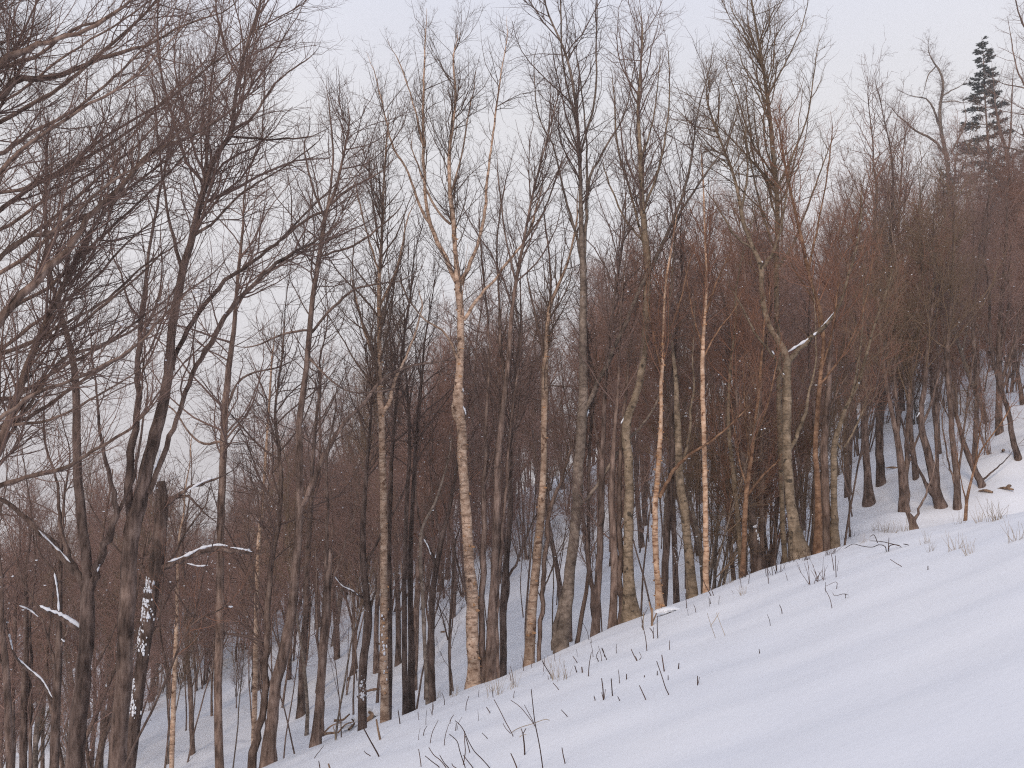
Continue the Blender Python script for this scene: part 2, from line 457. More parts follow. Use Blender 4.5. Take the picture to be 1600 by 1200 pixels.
def hero(label, Y, trunk, limbs=(), mats=('grey', 't_brown'), crown=1.0, t0=0.45, limb_t0=0.12, up=0.10, snow=6, strips=(), flakes=0,
         ang=(25, 55), name='bare_tree', group=None, twig=1.0, l1=(0.10, 0.22), extra_fn=None, S0=12, l1n=1.0, cut=False, plaster=()):
    seed = int(trunk[0][0] * 7 + trunk[0][1]) & 0xffff
    r = np.random.default_rng(seed)
    if Y is None:
        Y = ground(trunk[0][0], trunk[0][1])
    P, R = cut_stem(r, trunk, Y) if cut else px_stem(r, trunk, Y)
    g = float(H(P[0, 0], P[0, 1]))
    if P[0, 2] > g + 0.02:
        d = (P[0] - P[2]); d /= abs(d[2]) + 1e-6
        drop = P[0, 2] - g
        d[:2] = np.clip(d[:2], -0.25, 0.25); d[2] = -1
        low = P[0] + d * drop
        g = float(H(low[0], low[1])); low[2] = g - 0.2
        n = max(2, int(drop / 0.3))
        add = np.stack([low + (P[0] - low) * q / n for q in range(n)])
        P = np.vstack([add, P]); R = np.concatenate([np.linspace(R[0] * 1.12, R[0], n), R])
    else:
        P = np.vstack([P[:1] - np.array([[0, 0, 0.25 + max(0, 0)]]), P]); R = np.append(R[0] * 1.1, R)
    z0 = float(H(P[0, 0], P[0, 1]))
    R = R * (1 + 0.30 * np.exp(-np.maximum(P[:, 2] - z0, 0) / (1.6 * R[0] + 0.02)))     # root flare
    base = np.array([P[0, 0], P[0, 1], z0])
    stems = [(P, R)]
    for lm in limbs:
        opts = {}
        if isinstance(lm, tuple): lm, opts = lm
        # a limb leaves from the closest point of the stems already there
        q = at(lm[0][0], lm[0][1], Y)
        best = None
        for (Ps, Rs) in stems:
            dd = np.linalg.norm((Ps - q)[:, [0, 2]], axis=1); i = int(dd.argmin())
            if best is None or dd[i] < best[0]: best = (dd[i], Ps[i], Rs[i])
        yl = best[1][1] if best[0] < 0.6 else Y
        lp = polylen(np.array([[at(a, b, yl) for a, b, c in lm]]))[0]
        dY = opts.get('dY', r.uniform(-0.45, 0.45) * lp)
        Pl, Rl = px_stem(r, lm, yl, dY, kink=0.28); Rl = Rl * np.linspace(0.98, 0.8, len(Rl))
        if opts.get('ground'):
            gl = float(H(Pl[0, 0], Pl[0, 1]))
            Pl = np.vstack([[Pl[0, 0], Pl[0, 1], min(gl, Pl[0, 2]) - 0.2], Pl]); Rl = np.append(Rl[0] * 1.1, Rl)
        stems.append((Pl, Rl))
    lv = []
    levels_for_snow = []
    if crown > 0:
        arr = [(p[None], q[None]) for p, q in stems]
        t0s = np.array([t0] + [limb_t0] * (len(stems) - 1))
        tw = 0.0026 * Y / 20.0 * twig
        tot = sum(polylen(p[None])[0] * (1 - tq) for (p, q), tq in zip(stems, t0s))
        n1 = int((10 + 3.6 * tot) * (0.5 + 0.5 * crown) * l1n)
        c1 = grow(r, arr, n1, t0s, ang, l1, 9, up, 0.15, tw * 1.5, lmin=0.7, lmax=3.6, rlen=0.0085)
        n2 = int(n1 * 5.0 * (0.35 + 0.65 * crown))
        top = [(p[None, len(p) // 2:], q[None, len(q) // 2:]) for p, q in stems]
        c2 = grow(r, [c1] + top, n2, 0.12, (28, 70), (0.18, 0.38), 6, up * 0.8, 0.2, tw * 1.15, lmin=0.35, lmax=1.7, rlen=0.008)
        n3 = int(n2 * 3.7)
        c3 = grow(r, [c2, c1], n3, 0.12, (25, 62), (0.2, 0.4), 4, up * 0.6, 0.22, tw * 0.9, lmin=0.16, lmax=0.85, rlen=0.009)
        n4 = int(n3 * 1.3)
        c4 = grow(r, [c3], n4, 0.15, (25, 65), (0.25, 0.45), 2, 0.1, 0.15, tw * 0.75, lmin=0.10, lmax=0.4)
        lv = [(*c1, 4), (*c2, 3), (*c3, 3), (*c4, 3)]
        levels_for_snow = [c1, c2]
    sc = []
    if snow and levels_for_snow:
        sc.append(snow_on(r, *levels_for_snow[0], int(snow * 0.7) + 1))
        sc.append(snow_on(r, *levels_for_snow[1], int(snow) + 1))
    for st in strips:
        Ps, Rs = px_strip(r, st, Y, stems)
        sc.append(tubes(Ps[None], Rs[None], Rs.shape[1]))
    for (ax, ay, bx, by, w, n) in plaster:      # snow blown against the trunk
        sc.append(plaster_snow(r, stems[0], at(ax, ay, Y), at(bx, by, Y), w * Y / FPX, int(n * 1.1)))
    extra = []
    if flakes:
        extra.append(('bark_flake', [flake_chunk(r, P, R, flakes)], 'flake'))
    return finish_tree(name, label, group, base, stems, mats, lv, sc, extra, S0=S0, r=r)
def cut_stem(r, trace, Y):
    out = []
    for px, py, w in trace:
        out.append([*at(px, py, Y), 0.5 * w * Y / FPX])
    o = resample(out, max(10, len(trace) * 3))
    return o[:, :3].copy(), np.maximum(o[:, 3], 0.003)
def px_strip(r, trace, Y, stems):
    """a ridge of snow lying along a traced line, at the depth of the nearest limb"""
    pts = []
    allP = np.vstack([p for p, q in stems]); 
    for px, py, w in trace:
        d = ray(px, py); d /= d[1]
        # depth of the stem point whose projection is nearest
        pr = np.stack([allP[:, 0] / allP[:, 1], (allP[:, 2] - EYE) / allP[:, 1]], 1)
        i = int(((pr - np.array([d[0], d[2]])) ** 2).sum(1).argmin())
        y = allP[i, 1] if ((pr[i] - np.array([d[0], d[2]])) ** 2).sum() < 0.03 ** 2 else Y
        y -= 0.02
        pts.append([*at(px, py, y), 0.5 * w * y / FPX])
    o = resample(pts, max(8, 5 * len(pts)))
    P, R = o[:, :3], o[:, 3]
    R = R * 0.62 * r.uniform(0.4, 1.2, len(R)); R[0] *= 0.3; R[-1] *= 0.3
    RN = R[:, None] * (1 + 0.12 * r.normal(size=(len(R), 6)))
    return P, RN
def plaster_snow(r, stem, a, b, w, n):
    P, R = stem
    t = r.random(n)[:, None]
    c = a + (b - a) * t + r.normal(size=(n, 3)) * np.array([w * 0.3, 0.0, 0.03])
    # press onto the near side of the trunk
    i = np.abs(P[None, :, 2] - c[:, 2:3]).argmin(1)
    dx = np.clip((c[:, 0] - P[i, 0]) / R[i], -0.92, 0.92)
    c[:, 0] = P[i, 0] + dx * R[i]
    c[:, 1] = P[i, 1] - R[i] * np.sqrt(1 - dx ** 2) * 0.98
    s = r.uniform(0.007, 0.026, n)
    S = np.stack([s, s * 0.25, s * r.uniform(0.9, 2.0, n)], 1)
    return blobs(c, S, r)
def flake_chunk(r, P, R, n):
    i = r.integers(2, max(3, int(len(P) * 0.72)), n)
    a = r.uniform(0, 2 * math.pi, n)
    rad = R[i] * 1.02
    ca, sa = np.cos(a), np.sin(a)
    c = P[i] + np.stack([ca * rad, sa * rad, r.uniform(-0.1, 0.1, n)], 1)
    out = np.stack([ca, sa, np.zeros(n)], 1); tan = np.stack([-sa, ca, np.zeros(n)], 1)
    w = r.uniform(0.01, 0.045, n)[:, None]; h = r.uniform(0.006, 0.03, n)[:, None]; l = r.uniform(0.006, 0.028, n)[:, None]
    up = np.array([[0, 0, 1.0]])
    v = np.stack([c - tan * w + up * h - out * 0.01, c + tan * w * 0.2 + up * h - out * 0.01, c + tan * w * 0.4 - up * h + out * l * .5, c - tan * w - up * h,
                  c + tan * w * 0.9 + up * h * 0.4 + out * l, c + tan * w * 1.0 - up * h * 0.7 + out * l * 1.3], 1)
    f = np.array([[0, 1, 2, 3], [1, 4, 5, 2]])
    F = f[None] + (np.arange(n) * 6)[:, None, None]
    return v.reshape(-1, 3), F.reshape(-1, 4)

# ------------------------------------------------------------------ ground
def axis(*parts):
    return np.unique(np.round(np.concatenate([np.arange(a, b, s) for a, b, s in parts]), 4))
gx = axis((-420, -60, 14), (-60, -20, 1.0), (-20, 20, 0.25), (20, 60, 1.0), (60, 421, 14))
gyv = axis((-40, 0, 2.0), (0, 34, 0.2), (34, 100, 1.0), (100, 521, 12))
GX, GY = np.meshgrid(gx, gyv)
GZ = H(GX, GY)
nv = GX.size
idx = np.arange(nv).reshape(GX.shape)
Q = np.stack([idx[:-1, :-1], idx[:-1, 1:], idx[1:, 1:], idx[1:, :-1]], -1).reshape(-1, 4)
g_o = obj('ground', make_mesh('ground', [(np.stack([GX, GY, GZ], -1).reshape(-1, 3), Q)], M['snow']))
g_o['kind'] = 'structure'; g_o['label'] = 'snow covered hillside sloping down to the left'

# ------------------------------------------------------------------ the trees of the front rows, each traced from the photograph
E = 'trees along the edge of the snow field'
def front_trees():
    hero('large tree rising left of the frame whose long limbs sweep in across the upper left', 9.0,
         [(-230, 1500, 60), (-215, 1200, 52), (-190, 950, 46), (-160, 760, 40), (-130, 600, 34), (-120, 420, 28), (-115, 250, 22), (-80, 60, 14), (-40, -120, 8)],
         [([(-150, 700, 22), (-80, 610, 20), (-30, 550, 17), (20, 475, 15), (60, 435, 14), (110, 385, 12), (150, 330, 11), (185, 298, 10), (225, 248, 9), (270, 225, 7), (330, 195, 5), (400, 140, 3)], dict(dY=1.5)),
          ([(-118, 420, 18), (-60, 240, 17), (-20, 165, 16), (20, 128, 14), (70, 122, 12), (120, 107, 10), (165, 88, 9), (230, 70, 6), (290, 38, 4), (350, 18, 3)], dict(dY=0.6)),
          ([(-118, 300, 17), (-60, 160, 16), (0, 100, 14), (40, 76, 11), (90, 60, 9), (135, 48, 8), (178, 20, 7), (212, -5, 5), (260, -50, 3)], dict(dY=-0.4)),
          ([(-140, 640, 14), (-70, 480, 11), (0, 405, 9), (42, 370, 8), (78, 363, 7), (120, 330, 6), (180, 280, 5), (225, 255, 4), (300, 190, 3)], dict(dY=1.0)),
          ([(-170, 800, 16), (-60, 790, 11), (0, 760, 9), (45, 745, 8), (105, 730, 8), (135, 710, 7), (172, 690, 6), (212, 662, 5), (240, 632, 3)], dict(dY=0.3)),
          ([(-150, 720, 14), (-70, 700, 10), (0, 655, 8), (55, 615, 7), (110, 595, 6), (160, 572, 6), (212, 540, 5), (250, 500, 4), (285, 465, 3)], dict(dY=1.2)),
          ([(-130, 520, 13), (-60, 400, 10), (0, 330, 8), (60, 285, 7), (120, 255, 6), (190, 215, 5), (250, 165, 4), (320, 110, 3)], dict(dY=2.2)),
          ([(-125, 470, 12), (-50, 330, 10), (10, 255, 8), (60, 215, 7), (130, 170, 6), (210, 120, 5), (270, 60, 3)], dict(dY=-0.2))],
         ('grey', 't_brown'), crown=1.0, t0=0.5, limb_t0=0.2, up=0.16, snow=10, ang=(18, 42), l1=(0.10, 0.20), twig=1.2, l1n=2.2)
    rr = np.random.default_rng(12)
    sweep = []
    for k in range(13):
        y0 = 120 + k * 46 + rr.uniform(-15, 15); w0 = rr.uniform(4.5, 8.5); x1 = rr.uniform(230, 420); sl = rr.uniform(0.55, 0.95)
        tr = [(-150, y0 + 150, w0 * 1.4)] + [(x, y0 - sl * x * (0.72 + 0.28 * x / x1) + rr.uniform(-9, 9), w0 * (1 - 0.62 * x / x1)) for x in np.linspace(-40, x1, 7)]
        sweep.append((tr, dict(dY=rr.uniform(-0.8, 2.2))))
    hero('slimmer tree beyond the left border sending many fine slanting limbs across the sky', 11.5,
         [(-190, 1400, 40), (-180, 1100, 34), (-165, 800, 28), (-155, 560, 22), (-150, 380, 16), (-140, 200, 10), (-110, 20, 6)], sweep,
         ('grey', 't_brown'), crown=0.7, t0=0.6, limb_t0=0.3, up=0.10, snow=0, ang=(16, 42), l1=(0.10, 0.22), twig=1.1, l1n=0.8)
    hero('second tree at the left edge, its leaning stem crossing the frame border at mid height', 11.0,
         [(-90, 1250, 26), (-70, 1000, 22), (-40, 800, 18), (0, 692, 13), (20, 640, 12), (40, 580, 12), (60, 530, 11), (82, 480, 10), (107, 430, 9), (126, 390, 7), (152, 345, 5), (195, 300, 4), (260, 250, 3)],
         [[(60, 530, 6), (110, 500, 5), (165, 470, 5), (220, 420, 4), (280, 380, 3)], [(-20, 740, 7), (40, 640, 6), (100, 560, 6), (160, 540, 5), (230, 490, 4)],
          [(10, 665, 6), (80, 655, 5), (150, 620, 4), (215, 580, 3)]],
         ('grey', 't_brown'), crown=0.9, t0=0.45, limb_t0=0.1, up=0.12, snow=6, ang=(20, 45), twig=1.15, l1n=1.8)
    hero('dark trunk at bottom left forking low, with a broken snow covered limb', 14.5,
         [(113, 1235, 30), (118, 1180, 28), (125, 1110, 27), (131, 1040, 25), (137, 975, 23), (136, 925, 22), (137, 912, 18)],
         [[(134, 925, 14), (118, 892, 12), (70, 840, 10), (25, 797, 8), (-30, 760, 6)], [(128, 905, 9), (105, 860, 8), (92, 810, 7), (90, 760, 5), (70, 690, 4)],
          [(140, 922, 14), (158, 872, 13), (174, 832, 12), (181, 795, 10), (168, 735, 8), (157, 680, 6), (150, 600, 4)],
          ([(131, 988, 9), (95, 967, 9), (66, 952, 7), (52, 938, 4)], dict(dY=-0.3)), ([(93, 964, 6), (90, 925, 5), (84, 893, 4), (60, 860, 3)], dict(dY=-0.2)),
          [(165, 850, 7), (185, 800, 6), (210, 740, 5), (225, 650, 4)]],
         ('dark', 't_brown'), crown=0.8, t0=0.85, limb_t0=0.25, snow=14,
         strips=[[(128, 980, 9), (100, 962, 10), (75, 952, 8), (62, 946, 5)], [(92, 955, 6), (90, 925, 5), (85, 895, 4)], [(120, 888, 5), (90, 858, 6), (60, 828, 5)], [(128, 912, 7), (134, 915, 8), (140, 916, 6)], [(148, 905, 4), (156, 880, 6), (160, 868, 3)]])
    hero('thick double stemmed grey tree in the left foreground with wide spreading crown', 14.5,
         [(178, 1245, 31), (183, 1200, 28), (190, 1100, 27), (197, 1000, 26), (200, 900, 25), (207, 830, 25), (219, 780, 24), (235, 710, 21), (248, 660, 19), (262, 590, 16), (269, 520, 15), (285, 425, 13), (300, 370, 12), (325, 272, 10), (345, 232, 9), (362, 205, 8), (368, 150, 6), (380, 90, 5), (402, 20, 4)],
         [[(203, 850, 16), (200, 775, 16), (207, 700, 14), (215, 640, 12), (216, 560, 10), (222, 480, 8), (235, 380, 6), (255, 280, 5)],
          [(232, 770, 10), (262, 690, 9), (290, 615, 9), (311, 565, 9), (332, 530, 10), (355, 490, 9), (400, 440, 8), (440, 405, 7), (505, 370, 4)],
          [(250, 640, 9), (278, 545, 9), (310, 490, 9), (345, 445, 8), (380, 420, 7), (432, 380, 5), (480, 330, 4), (525, 288, 3)],
          [(362, 205, 6), (398, 180, 5), (430, 130, 4), (470, 100, 3)], [(358, 212, 5), (420, 218, 4), (480, 214, 3)],
          [(300, 370, 7), (335, 345, 5), (380, 300, 4), (430, 270, 3), (480, 235, 3)], [(285, 425, 7), (262, 330, 5), (250, 240, 4), (240, 150, 3)],
          [(316, 300, 6), (325, 220, 5), (330, 130, 4), (345, 40, 3)]],
         ('dark', 't_brown'), crown=1.0, t0=0.6, limb_t0=0.2, snow=14, twig=1.1, up=0.13, l1=(0.12, 0.22), l1n=1.25,
         strips=[[(240, 735, 7), (247, 715, 9), (250, 700, 4)], [(219, 590, 5), (227, 585, 7), (232, 587, 4)]])
    hero('dark snapped trunk left, plastered with snow and bearing a long level snowy limb', 19.0,
         [(206, 1165, 18), (213, 1110, 18), (221, 1045, 19), (230, 980, 20), (237, 930, 22), (245, 880, 22), (250, 830, 21), (253, 785, 19), (251, 752, 12)],
         [([(252, 888, 10), (280, 877, 9), (310, 864, 8), (340, 858, 8), (370, 862, 6), (396, 865, 3)], dict(dY=-0.3)), [(242, 905, 7), (225, 885, 6), (205, 880, 4)],
          [(255, 800, 8), (275, 775, 7), (300, 762, 6), (325, 752, 5), (345, 745, 3)], [(262, 780, 6), (290, 775, 5), (310, 790, 4), (318, 800, 3)], [(262, 885, 5), (285, 840, 4), (320, 790, 3)]],
         ('dark', 't_dark'), crown=0.35, t0=0.85, limb_t0=0.35, snow=8, cut=True,
         strips=[[(262, 878, 6), (290, 868, 8), (315, 856, 8), (340, 851, 7), (356, 853, 5)], [(360, 855, 5), (380, 858, 5), (394, 862, 3)], [(292, 880, 4), (310, 884, 5), (325, 883, 3)], [(290, 768, 4), (318, 752, 7), (338, 745, 4)], [(240, 768, 6), (247, 752, 9), (250, 742, 4)]],
         plaster=[(232, 905, 236, 925, 16, 60), (229, 935, 233, 970, 18, 90), (219, 980, 226, 1018, 14, 60), (208, 1060, 212, 1120, 10, 60)])
    hero('straight slender grey trunk standing alone on snow at left, bare below', 20.0,
         [(343, 1192, 14), (341, 1100, 13), (343, 1000, 13), (344, 900, 13), (345, 800, 13), (348, 720, 12), (352, 640, 11), (357, 580, 10), (366, 510, 8), (372, 430, 6), (380, 350, 4)],
         [[(346, 690, 5), (310, 690, 4), (270, 640, 3)], [(352, 640, 5), (380, 590, 4), (430, 575, 3)]],
         ('grey', 't_brown'), crown=0.75, t0=0.45, snow=6, ang=(40, 80), up=0.06)
    hero('V shaped pair of leaning dark stems sharing a root at lower left', 20.2,
         [(420, 1184, 24), (423, 1140, 21), (429, 1080, 19), (442, 1025, 18), (455, 960, 16), (462, 890, 15), (466, 830, 14), (469, 780, 13), (468, 740, 12), (468, 660, 11), (478, 580, 10), (487, 480, 9), (499, 400, 8), (510, 332, 7), (526, 290, 5), (545, 200, 3)],
         [([(394, 1190, 15), (402, 1140, 13), (413, 1085, 12), (416, 1000, 11), (422, 900, 10), (432, 830, 9), (440, 760, 8), (436, 700, 7), (430, 640, 5), (440, 560, 4)], dict(dY=0.7, ground=True)),
          [(471, 790, 10), (500, 730, 9), (530, 672, 8), (560, 640, 7), (600, 592, 6), (642, 572, 5), (720, 560, 3)],
          [(512, 330, 5), (480, 342, 5), (442, 372, 5), (405, 395, 3)], [(515, 320, 5), (545, 296, 5), (592, 270, 3)], [(505, 365, 4), (470, 395, 3), (430, 420, 3)],
          [(487, 520, 5), (520, 480, 5), (560, 450, 4), (620, 440, 3)], [(489, 515, 4), (450, 520, 4), (400, 540, 3)], [(507, 340, 4), (488, 290, 4), (475, 230, 3)], [(512, 325, 4), (520, 250, 4), (515, 170, 3)],
          [(500, 400, 4), (560, 380, 4), (610, 340, 3)], [(482, 560, 4), (540, 610, 3), (600, 610, 3)]],
         ('grey', 't_dark'), crown=0.85, t0=0.62, limb_t0=0.2, snow=6, ang=(30, 65), up=0.08,
         strips=[[(464, 668, 6), (469, 664, 8), (473, 666, 5)], [(467, 780, 6), (472, 778, 7), (476, 781, 4)]])
    hero('thin pale birch sapling behind the V shaped pair at left', 25,
         [(397, 1130, 8), (400, 1000, 8), (402, 900, 7), (404, 850, 7), (412, 760, 5), (420, 640, 4), (425, 560, 3)], (), ('tan', 't_brown'), crown=0.4, t0=0.5, snow=4)
    hero('dark straight trunk with visible foot right of the V shaped pair', None,
         [(470, 1118, 13), (472, 1040, 11), (478, 960, 11), (480, 880, 9), (485, 800, 8), (490, 700, 6), (500, 600, 4)], (), ('dark', 't_dark'), crown=0.5, t0=0.45, snow=4)
    hero('snapped tree with an orange splintered top and a split foot, lower left', 20.3,
         [(493, 1164, 15), (499, 1100, 13), (504, 1030, 13), (508, 970, 13), (512, 910, 13), (515, 870, 9), (514, 856, 4)],
         [([(503, 1150, 8), (503, 1100, 7), (504, 1050, 6)], dict(dY=0.05)), [(511, 905, 8), (510, 840, 6), (513, 790, 5), (510, 720, 4), (525, 640, 3)], [(509, 930, 5), (530, 880, 4), (545, 830, 3)]],
         ('grey', 't_brown'), crown=0.45, t0=0.8, limb_t0=0.35, snow=5, cut=True)
    hero('broken dark trunk flecked with snow above the brush pile', 21.5,
         [(566, 1100, 14), (567, 1040, 13), (576, 970, 12), (571, 920, 11), (567, 860, 10), (568, 800, 8), (574, 720, 6), (580, 640, 4)],
         [[(574, 965, 5), (585, 930, 4), (588, 920, 3)], [(570, 935, 5), (545, 920, 4), (524, 902, 3)], [(570, 880, 5), (600, 830, 4), (630, 770, 3)]],
         ('dark', 't_dark'), crown=0.6, t0=0.55, snow=8, strips=[[(522, 900, 3), (535, 915, 4), (550, 922, 4), (560, 930, 3)], [(570, 952, 6), (575, 955, 8), (579, 955, 4)]],
         plaster=[(566, 1060, 568, 1092, 10, 26)])
    hero('tan birch with snow flecked straight trunk, left of centre', 21.0,
         [(601, 1102, 14), (600, 1000, 13), (600, 900, 12), (599, 800, 12), (597, 700, 11), (596, 650, 11), (593, 600, 9), (593, 540, 8), (592, 460, 7), (596, 380, 5), (599, 300, 4), (604, 220, 3)],
         [[(597, 650, 7), (610, 622, 7), (619, 590, 5), (642, 540, 4), (660, 480, 3)], [(593, 580, 5), (570, 520, 4), (555, 460, 3)], [(592, 480, 5), (620, 420, 4), (635, 350, 3)], [(594, 430, 4), (575, 370, 3), (560, 310, 3)]],
         ('tan', 't_tan'), crown=0.75, t0=0.5, snow=8, flakes=30, up=0.14, ang=(20, 45), name='birch_tree', plaster=[(600, 960, 602, 1080, 6, 24)])
    hero('dark thin trunk close behind the tan birch left of centre', 23.0,
         [(608, 1095, 10), (609, 950, 9), (607, 850, 9), (610, 760, 8), (613, 700, 6), (622, 600, 5), (635, 500, 4)], (), ('dark', 't_dark'), crown=0.55, t0=0.5, snow=4)
    hero('left of two close dark trunks between the tan birch and the forked dark tree', 22.0,
         [(633, 1098, 10), (632, 1000, 9), (632, 900, 8), (635, 800, 7), (640, 700, 6), (636, 600, 4)], (), ('dark', 't_dark'), crown=0.5, t0=0.5, snow=3)
    hero('thicker right one of two dark trunks between the tan birch and the forked dark tree', 22.3,
         [(643, 1090, 12), (642, 980, 10), (641, 880, 9), (645, 780, 7), (651, 680, 6), (660, 580, 4)], (), ('dark', 't_dark'), crown=0.5, t0=0.5, snow=3)
    hero('dark trunk set back with visible foot behind the two close dark trunks', None,
         [(622, 1036, 9), (622, 950, 8), (618, 850, 7), (615, 750, 5), (612, 640, 4)], (), ('dark', 't_dark'), crown=0.4, t0=0.5, snow=3)
    hero('thin light brown sapling bending right just before the forked dark tree', 20.4,
         [(668, 1102, 6), (664, 1020, 6), (660, 930, 6), (657, 862, 6), (661, 822, 5), (682, 780, 4), (700, 720, 3)], (), ('smooth', 't_tan'), crown=0.3, t0=0.6, snow=3)
    hero('dark tree forking into a Y at mid trunk, left of the big birch', 21.0,
         [(675, 1085, 12), (674, 1000, 11), (676, 930, 10), (683, 880, 9), (691, 840, 8), (701, 800, 6), (712, 740, 5), (725, 660, 3)],
         [[(681, 886, 7), (669, 852, 5), (659, 828, 4), (650, 780, 3)], [(690, 845, 5), (680, 800, 4), (672, 740, 3)]], ('dark', 't_dark'), crown=0.6, t0=0.6, snow=6,
         strips=[[(662, 842, 3), (668, 852, 4), (674, 868, 4)], [(680, 872, 4), (682, 866, 5)]])
    hero('spindly dark sapling in front of the big birch on its left', 20.8,
         [(704, 1084, 4), (702, 1010, 4), (706, 930, 4), (711, 850, 3)], [[(700, 1000, 3), (690, 960, 2), (680, 930, 2)], [(708, 1080, 3), (703, 1010, 3), (716, 900, 2)]], ('dark', 't_dark'), crown=0.3, t0=0.3, snow=2)
    hero('big tan birch at centre with peeling bark, tallest forked crown', 20.6,
         [(739, 1072, 22), (740, 1030, 20), (737, 985, 20), (738, 930, 19), (733, 880, 17), (730, 820, 17), (726, 770, 16), (722, 710, 16), (721, 665, 16), (717, 640, 18), (717, 600, 14), (720, 540, 12), (719, 480, 12), (716, 445, 12), (712, 400, 8), (708, 340, 8), (703, 300, 7), (702, 240, 6), (707, 200, 5), (712, 150, 4), (708, 95, 3)],
         [[(716, 446, 9), (706, 425, 8), (690, 390, 8), (672, 350, 7), (664, 300, 6), (662, 240, 6), (661, 180, 5), (662, 120, 4), (665, 55, 2.5)],
          [(672, 350, 5), (655, 320, 5), (636, 265, 4), (616, 235, 4), (601, 180, 3), (586, 115, 2)], [(662, 230, 4), (645, 160, 3), (625, 100, 2.5)],
          [(719, 446, 8), (735, 410, 7), (748, 375, 6), (757, 330, 6), (762, 280, 5), (771, 200, 4), (781, 130, 3), (792, 60, 2)],
          [(725, 500, 6), (745, 470, 6), (770, 440, 5), (792, 412, 5), (822, 370, 4), (845, 300, 3)], [(704, 350, 5), (688, 335, 4), (670, 305, 4), (650, 250, 3)],
          ([(719, 668, 6), (709, 648, 6), (709, 625, 6), (714, 600, 5)], dict(dY=-0.12)), [(715, 560, 5), (695, 520, 4), (665, 500, 3), (640, 470, 3)], [(705, 300, 4), (722, 240, 3), (735, 160, 3)]],
         ('tan', 't_tan'), crown=0.8, t0=0.68, limb_t0=0.3, snow=8, flakes=90, up=0.15, ang=(18, 42), name='birch_tree', l1=(0.07, 0.16),
         strips=[[(717, 612, 5), (722, 608, 6), (724, 612, 4)], [(722, 635, 5), (726, 640, 6), (728, 648, 3)], [(718, 668, 5), (724, 664, 6), (728, 670, 3)]])
    hero('clump of dark stems pressed against the right side of the big birch', 20.7,
         [(767, 1062, 20), (768, 970, 15), (772, 900, 12), (776, 800, 12), (778, 720, 11), (785, 650, 10), (795, 560, 8), (800, 490, 7), (808, 430, 6), (818, 380, 5), (829, 320, 4), (846, 250, 3), (872, 150, 2)],
         [([(753, 1064, 13), (754, 950, 11), (756, 850, 10), (757, 760, 8), (760, 650, 6), (765, 540, 5), (756, 440, 4), (750, 370, 3)], dict(dY=0.3, ground=True)),
          ([(778, 1055, 9), (776, 960, 8), (782, 860, 7), (792, 760, 6), (798, 660, 5), (812, 560, 4)], dict(dY=0.6, ground=True)), [(790, 600, 5), (782, 540, 5), (780, 460, 4), (776, 380, 3), (786, 300, 3)], [(806, 440, 4), (790, 370, 3), (780, 290, 3)], [(820, 375, 4), (850, 330, 3), (872, 270, 3)]],
         ('grey', 't_dark'), crown=0.8, t0=0.6, limb_t0=0.4, snow=5, up=0.14, ang=(18, 45), name='multi_stem_tree')
    hero('gnarled dark trunk set back between the stem clump and the second birch', 24.0,
         [(786, 1040, 11), (786, 960, 12), (790, 920, 15), (791, 880, 10), (797, 800, 9), (797, 720, 8), (801, 640, 6), (810, 540, 4)], [[(792, 905, 5), (812, 870, 4), (830, 820, 3)]], ('dark', 't_dark'), crown=0.6, t0=0.5, snow=5)
    hero('leaning tan birch right of centre with a darker stem beside it', 21.0,
         [(827, 1026, 17), (830, 970, 16), (836, 900, 14), (842, 840, 13), (847, 780, 12), (850, 720, 11), (850, 660, 11), (851, 600, 11), (853, 540, 9), (859, 480, 7), (875, 440, 5), (890, 400, 4), (902, 340, 3)],
         [([(842, 1010, 7), (847, 940, 8), (851, 880, 8), (858, 800, 8), (869, 770, 7), (880, 740, 5), (897, 690, 4)], dict(dY=0.4, ground=True)), [(852, 560, 5), (838, 500, 4), (825, 440, 3)], [(858, 490, 5), (860, 420, 4), (852, 350, 3)]],
         (['tan', 'grey'], 't_tan'), crown=0.7, t0=0.55, snow=5, flakes=40, name='birch_tree', up=0.14, ang=(20, 45))
    hero('stout smooth grey trunk right of centre leaning up into tall upright dark stems', 20.8,
         [(877, 1014, 22), (884, 960, 20), (890, 900, 18), (897, 840, 17), (902, 780, 17), (905, 720, 17), (909, 660, 16), (912, 600, 15), (911, 520, 13), (911, 445, 11), (908, 350, 8), (906, 250, 6), (898, 150, 5), (884, 85, 4), (856, 20, 3), (845, -30, 2)],
         [[(912, 450, 8), (915, 350, 6), (921, 280, 5), (940, 240, 4), (975, 180, 3), (990, 110, 2)], [(910, 420, 6), (904, 380, 5), (881, 300, 4), (865, 230, 3), (841, 180, 2.5), (834, 100, 2)],
          ([(866, 1016, 10), (869, 980, 9), (879, 930, 8), (888, 890, 6)], dict(dY=0.1)), [(902, 200, 4), (880, 100, 3), (876, 0, 3), (872, -60, 2)], [(907, 240, 4), (930, 150, 4), (932, 60, 3), (934, -30, 2)],
          [(912, 645, 8), (940, 587, 8), (970, 522, 7), (1000, 452, 7), (1018, 415, 7), (1040, 370, 6), (1065, 310, 5), (1080, 250, 4), (1089, 180, 3), (1109, 108, 2.5)],
          [(1018, 415, 5), (1050, 352, 4), (1090, 290, 4), (1131, 230, 3), (1150, 170, 2)], [(903, 790, 6), (922, 775, 6), (945, 740, 7), (970, 702, 6), (1000, 668, 5), (1022, 638, 4)],
          [(918, 300, 4), (915, 200, 3), (905, 110, 3)]],
         ('smooth', 't_dark'), crown=0.62, t0=0.62, limb_t0=0.4, snow=6, up=0.14, ang=(18, 42), strips=[[(915, 652, 5), (918, 646, 7), (920, 640, 4)]])
